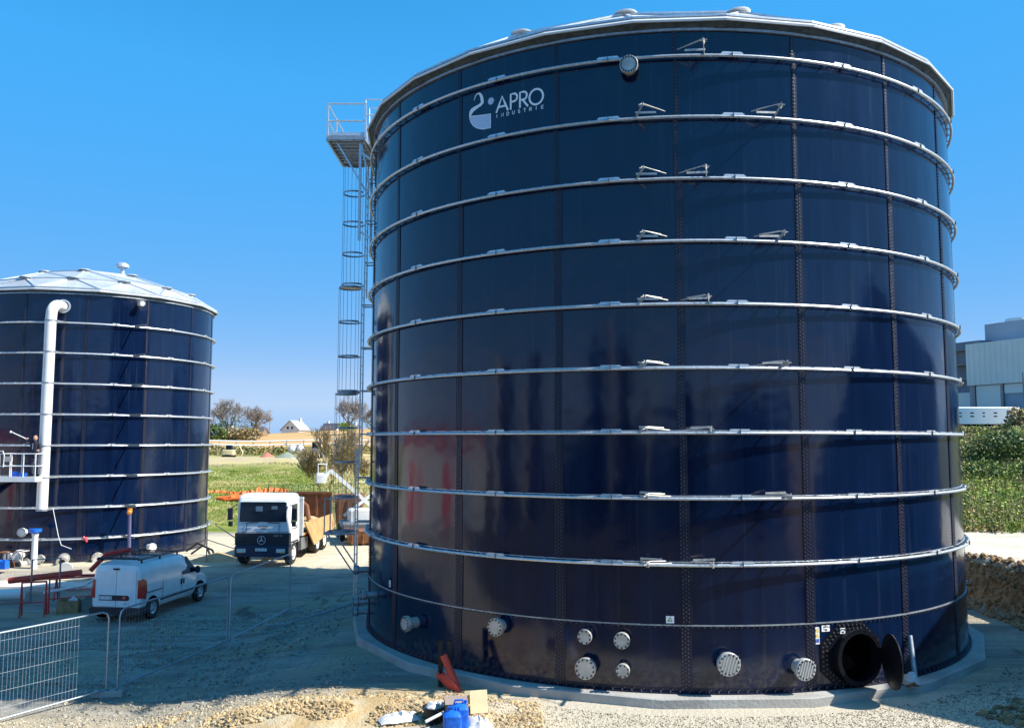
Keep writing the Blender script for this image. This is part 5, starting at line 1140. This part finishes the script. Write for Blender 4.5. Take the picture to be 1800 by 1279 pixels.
for (x, y, r, l) in [(-19.0, 37.9, .28, 'round white pipe cap leaning on the slab beside the grey pipe stub'), (-17.5, 38.2, .2, 'small white flange ring leaning on the slab')]:
    b = MB(); b.lathe([(0, 0), (r, 0), (r, .05), (r*.8, .08), (0, .09)], 20, (0,0,r), 'Y'); o = b.build('round_cap', M_pvc); o.location = (x, y, -.22); o.rotation_euler = (.3, 0, .3); tag(o, l, 'cap', 'caps by the small tank')
# planks on the slab
for i, (x, y, L, rz, l) in enumerate([(-20.5, 35.9, 3.4, .1, 'pale plank lying nearest the white pipe'), (-18.4, 36.6, 2.6, -.3, 'pale plank lying behind the goal frame')]):
    b = MB(); b.box((0,0,.04), (L, .22, .05)); o = b.build('plank', mat('pale_planks', (.6, .5, .34), .8, var=.15)); o.location = (x, y, H(x, y)); o.rotation_euler = (0, 0, rz); tag(o, l, 'plank', 'planks left of the van')
# violet post against small tank with orange clamp
t = thing('steel_post', 'violet grey steel post with orange clamp standing against the small tank', 'post', (-17.45, 40.4, -.1)); b = MB(); b.cyl((.05, 0, 0), (-.0, 0, 2.35), .075, 12); b.build('post', M_purp, t); b = MB(); b.cyl((0,0,2.3), (0,0,2.5), .11, 12); b.sphere((0, -.05, 2.32), .12, 8, 6); b.build('clamp', M_orange, t)
# rope from pipe
b = MB(); b.tube([(-20.4, 39.3, 2.5), (-20.2, 39.2, 1.9), (-20.0, 39.1, 1.3), (-19.8, 39.0, .9), (-19.3, 38.9, .75)], .015, 5); tag(b.build('loose_cable', M_pvc), 'thin pale cable dangling below the downpipe end', 'cable')
# ------------------------------------------------------------------ lift platform with person
lf = thing('lift_basket', 'grey boom lift basket raised beside the downpipe of the small tank', 'lift basket', (-21.45, 38.6, 3.72))
b = MB(); b.box((0, 0, .08), (1.6, .85, .22)); b.build('floor', M_machwh, lf)
b = MB()
for z in (.65, 1.18):
    for p, q in (((-.78,-.4),(.78,-.4)), ((.78,-.4),(.78,.4)), ((.78,.4),(-.78,.4)), ((-.78,.4),(-.78,-.4))): b.tube([(*p, z), (*q, z)], .022, 6)
for x in (-.78, -.26, .26, .78):
    for y in (-.4, .4): b.tube([(x, y, .15), (x, y, 1.18)], .022, 6)
b.tube([(-.95, -.42, .6), (-.98, -.42, 1.0), (-.9, -.42, 1.28), (-.65, -.42, 1.3), (-.58, -.42, 1.1), (-.6, -.42, .6)], .02, 6); b.build('guard_rail', M_machwh, lf)
b = MB(); b.box((-.45, -.36, .95), (.34, .14, .22)); b.build('control_box', M_flange, lf)
b = MB(); b.box((-.35, .1, .3), (.3, .2, .22)); b.box((.1, -.1, .26), (.26, .2, .16)); b.build('tool_box', M_blue, lf)
b = MB(); b.bar((-.9, .5, .05), (-1.6, .8, -.1), .3, .3); b.bar((-1.5, .8, -.1), (-6.8, 1.2, -3.2), .28, .3); b.build('boom', M_rub, lf)
b = MB(); b.loft([[(x-6.8, y+1.2, z) for x, y, z in q] for q in rbox(-1.2, 1.2, -1, 1, -4.0, -2.9, .2)]); b.build('base', M_machwh, lf)
def person(root_loc, scale=1.0):
    t = thing('person', 'man in dark navy work clothes raising a pale rod in the lift basket', 'person', root_loc, 0)
    me = bpy.data.meshes.new('body'); J = {'pel': (0,0,.94,.135), 'sp': (0,0,1.12,.13), 'ch': (-.02,0,1.33,.145), 'nk': (.0,0,1.50,.06), 'hd0': (.0,-.01,1.58,.07),
      'hl': (-.09,0,.90,.085), 'kl': (-.10,-.03,.50,.062), 'al': (-.10,0,.10,.045), 'tl': (-.11,-.16,.04,.04), 'hr': (.09,0,.90,.085), 'kr': (.13,-.02,.50,.062), 'ar': (.14,.02,.10,.045), 'tr': (.15,-.14,.04,.04),
      'sl': (-.19,0,1.42,.062), 'el': (-.36,-.18,1.46,.045), 'wl': (-.22,-.30,1.60,.03), 'sr': (.18,0,1.42,.062), 'er': (.26,-.06,1.16,.045), 'wr': (.30,-.24,1.14,.03)}
    E_ = [('pel','sp'),('sp','ch'),('ch','nk'),('nk','hd0'),('pel','hl'),('hl','kl'),('kl','al'),('al','tl'),('pel','hr'),('hr','kr'),('kr','ar'),('ar','tr'),('ch','sl'),('sl','el'),('el','wl'),('ch','sr'),('sr','er'),('er','wr')]
    ks = list(J); me.from_pydata([J[k][:3] for k in ks], [(ks.index(a), ks.index(c)) for a, c in E_], []); o = bpy.data.objects.new('clothed_body', me); C.objects.link(o); o.parent = t
    md = o.modifiers.new('skin', 'SKIN'); sl = me.skin_vertices[0].data
    for i, k in enumerate(ks): sl[i].radius = (J[k][3], J[k][3]); sl[i].use_root = (k == 'pel')
    sb = o.modifiers.new('sub', 'SUBSURF'); sb.levels = 2; sb.render_levels = 2; me.materials.append(M_navycl)
    b = MB(); b.sphere((0, -.01, 1.66), .105, 16, 12, (.82, .95, 1.15)); b.sphere((0, -.115, 1.655), .02, 8, 6, (.8, 1, 1.3)); 
    for s in (-1, 1): b.sphere((s*.086, .0, 1.655), .026, 8, 6, (.5, .8, 1.2))
    hd = b.build('head', M_skin, t); b = MB(); 
    for s in (-1, 1): b.sphere((s*.033, -.1, 1.68), .011, 8, 6)
    b.box((0, -.103, 1.615), (.045, .01, .01)); b.build('eyes_and_mouth', M_hair, hd)
    b = MB(); b.sphere((0, .018, 1.69), .108, 14, 8, (.84, .92, 1.0)); b.v = [v if v[2] > 1.67 or v[1] > .03 else (v[0]*.8, .03, v[2]) for v in b.v]; b.build('hair', M_hair, t)
    b = MB()
    for (wx, wy, wz, d) in ((-.21, -.32, 1.61, Vector((.5, -.35, .3))), (.31, -.28, 1.14, Vector((.2, -.9, -.1)))):
        d.normalize(); w0 = Vector((wx, wy, wz)); b.tube([w0-d*.02, w0+d*.04, w0+d*.085], [.026, .04, .036], 8); sd_ = d.cross(Vector((0,0,1))).normalized()
        for k in range(4): a_ = w0+d*.08+sd_*(k-1.5)*.019; b.tube([a_, a_+d*(.04+.006*(k in (1,2)))+Vector((0,0,-.006)), a_+d*.05+Vector((0,0,-.035))], [.0095, .0085, .007], 6)
        a_ = w0+d*.03+sd_*.036; b.tube([a_, a_+sd_*.02+d*.03, a_+d*.055+sd_*.012+Vector((0,0,-.015))], [.011, .010, .008], 6)
    b.build('hands', M_skin, t); b = MB(); b.box((-.02, -.165, 1.3), (.02, .01, .26)); b.box((.09, -.15, .75), (.03, .02, .4)); b.build('reflective_trim', mat('grey_trim', (.35, .36, .45), .5), t)
    for k in ('tl', 'tr'):
        b = MB(); x, y, z, _ = J[k]; b.loft(rbox(x-.05, x+.05, y-.06, y+.24, 0, .1, .04)); b.build('boot', M_rub, t)
    return t
pr_ = person((-20.95, 38.62, 3.92)); pr_.scale = (1.0, 1.0, 1.0)
b = MB(); b.tube([(-21.10, 38.26, 5.52), (-21.62, 38.0, 5.82)], .022, 8); b.sphere((-21.68, 37.97, 5.84), .055, 8, 6); tag(b.build('pale_rod', M_machwh), 'pale rod held up by the man in the lift basket', 'rod')
# ------------------------------------------------------------------ factory and trailers above the right slope
f = thing('factory_building', 'long pale clad factory hall with cooling units on its roof at the right', 'factory', (57.6, 110, 6.2)); 
ux, uy = .62, -.78   # facade direction: towards the camera and right
ang = math.atan2(-46, 19)   # facade runs right and towards the camera
rf_ = Matrix.Rotation(ang, 3, 'Z')
def FB(x0, x1, y0, y1, z0, z1, m, name, par):
    b = MB(); b.box(((x0+x1)/2, (y0+y1)/2, (z0+z1)/2), (x1-x0, y1-y0, z1-z0)); b.v = [tuple(rf_ @ Vector(v)) for v in b.v]; return b.build(name, m, par, smooth=False)
M_clad = mat('stained_pale_cladding', (.62, .68, .68), .5, col2=(.74, .76, .74), scale=.25)
FB(0, 46, 0, 24, 3.0, 6.2, M_cladd, 'lower_wall', f); wl = FB(0, 46, -.4, 24.2, 6.2, 11.4, M_clad, 'upper_wall', f)
FB(0, 46, .05, 24, -.5, 3.0, mat('loading_bay_shade', (.03, .04, .05), .5), 'recess_shade_wall', f)  # near-flush wall coloured dark for the shade of a loading recess
for i in range(12): FB(.6+i*3.9, .95+i*3.9, -.25, .2, -.5, 6.2, M_steel, 'column', f)
for i in range(11):
    FB(1.05+i*3.9, 4.4+i*3.9, -.12, .12, 5.0 if i > 0 else -.4, 6.1, M_clad, 'bay_panel', f)
    if i in (1, 4, 8): FB(1.5+i*3.9, 3.2+i*3.9, -.1, .12, -.4, 2.6, M_white, 'roller_door', f)
b = MB()
for i in range(60): b.box((.4+i*.76, -.42, 8.8), (.05, .04, 5.1))
b.v = [tuple(rf_ @ Vector(v)) for v in b.v]; b.build('cladding_ribs', M_clad, wl, smooth=False)
FB(20, 22.2, -.43, -.41, 7.5, 11.3, mat('algae_stain', (.36, .42, .36), .7, var=.15), 'rain_stain', wl)
cu = MB()
FBs = FB(-1.5, 13, 5, 12, 11.4, 14.4, M_cladd, 'cooling_unit', f)
for i in range(4):
    b = MB(); b.lathe([(1.55, 14.4), (1.45, 15.1), (1.3, 15.1), (1.2, 14.6)], 20, (0.6+i*3.5, 8.5, 0)); b.v = [tuple(rf_ @ Vector(v)) for v in b.v]; b.build('fan_cowl', M_clad, FBs)
FB(-7.5, -.6, 3, 14, 3.0, 12.2, mat('grey_blue_plant', (.13, .17, .23), .5, var=.3, scale=.6), 'plant_tower', f)
for k in range(5): FB(-8.0, -.8, 2.2, 3.0, 3.4+k*1.9, 3.55+k*1.9, M_steel, 'gantry', f)
FB(-8, -.3, 2.0, 8, -.5, 5.5, M_clad, 'side_wall', f); FB(-4.5, -3.4, 1.9, 2.05, .3, 3.6, mat('blue_door_paint', (.01, .03, .3), .5), 'blue_door', f)
def trailer(label, x, y, w, d, h, m, rz, marks=False):
    t = thing('semi_trailer', label, 'trailer', (x, y, H(x, y)+.2), rz, 'trailers parked above the slope'); h *= .8; b = MB(); b.loft(rbox(-w/2, w/2, -d/2, d/2, .2, .2+h, .1)); b.build('box_body', m, t)
    b = MB(); b.box((0, 0, .1), (w*.96, d*.7, .2)); b.build('chassis', M_black, t)
    for s in (-1, 1):
        for q in (.25, .35): b = MB(); b.lathe([(0, -.12), (.26, -.12), (.3, -.08), (.3, .08), (.26, .12), (0, .12)], 18, (s*w*q, -d*.4, .1), 'Y'); b.build('wheel', M_rub, t)
    if marks:
        b = MB()
        for i in range(4): 
            for r_ in (0, .35): b.box((-w*.32+i*w*.16, -d/2-.02, .2+h*.65-r_), (.22+.12*(i % 2), .02, .12))
        b.build('side_lettering', M_black, t)
    return t
trailer('white box trailer with small dark markings, nearest the tank', 49.0, 92, 7.2, 2.5, 2.2, M_white, -.1, True)
trailer('cream roofed container trailer right of the white one', 55.6, 93.5, 6.2, 2.5, 2.3, M_concl, -.4)
trailer('farther white box trailer at the right edge', 60.5, 92, 6.0, 2.5, 2.3, M_white, -.5)
t = thing('lamp_mast', 'thin dark mast rising in front of the trailers', 'mast', (49.2, 84.0, H(49.2, 84))); b = MB(); b.cyl((0,0,0), (0,0,5.4), .09, 8); b.build('pole', M_steel, t); b = MB(); b.box((.25, 0, 5.4), (.6, .16, .1)); b.build('lamp_head', M_steel, t)
# ------------------------------------------------------------------ surroundings outside the frame: they shade the yard and mirror in the enamel
t = thing('gabled_shed', 'dark gabled industrial shed just outside the right edge of the view', 'shed', (19.6, 17.0, 1.2)); b = MB()
poly = [(8.6, 0), (8.6, 6.9), (6.4, 7.6), (-.1, 10.1), (-1.5, 8.7), (-4.5, 5.6), (-9, 3), (-9, 0)]
b.loft([[(0, y_, z_) for y_, z_ in poly], [(14, y_, z_) for y_, z_ in poly]]); b.build('wall', M_cladd, t, smooth=False)
b = MB(); b.box((-.05, 3, 2), (.1, 3.6, 4)); b.build('roller_door', M_steel, t)
def bld(name, label, x, y, w, d, h, m, extra=None):
    t = thing(name, label, 'building', (x, y, -.2)); b = MB(); b.box((0, 0, h/2), (w, d, h)); b.build('wall', m, t, smooth=False); b = MB(); b.box((0, 0, h+.15), (w+.4, d+.4, .3)); b.build('roof', M_slated, t, smooth=False)
    if extra:
        for (dx_, dz, ww, hh, mm) in extra: b = MB(); b.box((dx_[0], dx_[1], dz), (ww[0], ww[1], hh)); b.build('door', mm, t, smooth=False)
    return t
M_renderg = mat('dimmed_white_cladding', (.46, .46, .46), .7, var=.1)  # white darkened so the warehouse mirrors less brightly in the tank
bld('warehouse', 'white warehouse with red doors left of the view, mirrored in the large tank', -43, 25, 10, 34, 6.1, M_renderg, [((5.05, 0), 5.7, (.1, 34.1), .5, M_redp), ((5.05, 11.5), 2.2, (.1, 2.4), 3.6, M_redp), ((5.05, 7.5), 2.4, (.1, 1.2), 3.4, M_redp), ((5.05, -3.5), 2.2, (.1, 2.2), 3.8, M_redp), ((5.05, -10), 2.2, (.1, 3.2), 4.0, M_cladd)])
bld('workshop', 'long low dark workshop added unseen behind the camera to darken the tank reflection', -9, -29, 54, 10, 6.6, M_cladd)  # unseen dark mass added for the lower half of the tank reflection
bld('workshop', 'grey steel framed workshop behind the camera on the right', 29, -24, 18, 12, 8.5, M_seal)
M_silog = mat('pale_grey_silo', (.5, .49, .45), .6, var=.1); M_silod = mat('dark_blue_silo', (.02, .03, .06), .4)
for i, (x, y, r, h, m_, l) in enumerate([(-19.5, -21, 2.4, 12.0, M_silod, 'dark silo behind the camera, leftmost of the row'), (-14.3, -20, 1.1, 14.2, M_silog, 'slim pale silo behind the camera between two dark ones'), (-10.6, -22, 1.8, 13.0, M_silod, 'dark silo behind the camera right of the slim pale one'), (-4.4, -20.5, .9, 9, M_silog, 'short slim pale silo behind the camera'),
        (-38, 4.5, .9, 11.2, M_silog, 'slim pale silo at the left side yard, nearest the warehouse'), (-40, -.5, 2.6, 10.6, M_silod, 'dark silo at the left side yard'), (-38, -6.5, .8, 10.0, M_silog, 'second slim pale silo at the left side yard'), (-40, -13.5, 2.8, 12.5, M_silod, 'big dark silo at the far end of the left side yard'), (13.5, -21, 1.3, 8.5, M_silog, 'pale silo behind the camera on the right'), (6, -22, 2.2, 9.5, M_silod, 'squat dark silo behind the camera')]):
    t = thing('silo', l, 'silo', (x, y, -.2), 0, 'silos outside the view'); b = MB(); b.cyl((0,0,0), (0,0,h), r, 28); b.build('shell', m_, t); b = MB(); b.lathe([(r+.05, h), (.3, h+r*.18), (0, h+r*.18)], 28); b.build('cone_roof', m_, t)
t = thing('site_crane', 'lattice mobile crane behind the camera to the left', 'crane', (14, -30, -.2)); b = MB(); b.box((0,0,1.4), (3, 8, 2)); b.build('carrier', M_orange, t); b = MB()
for q in ((-.4,-.4), (.4,-.4), (-.4,.4), (.4,.4)): b.bar((q[0], q[1], 2), (q[0]*.5+4, q[1]*.5-6, 24), .12, .12)
b.build('jib', M_orange, t)
for i, (x, y, h) in enumerate([(-22, -30, 12), (24, -28, 13), (30, -16, 11)]):
    bare_tree(('leafless tree behind the camera at the left', 'leafless tree behind the camera at the right', 'leafless tree right of the camera position')[i], x, y, h, 4, 5, group='trees behind the camera')
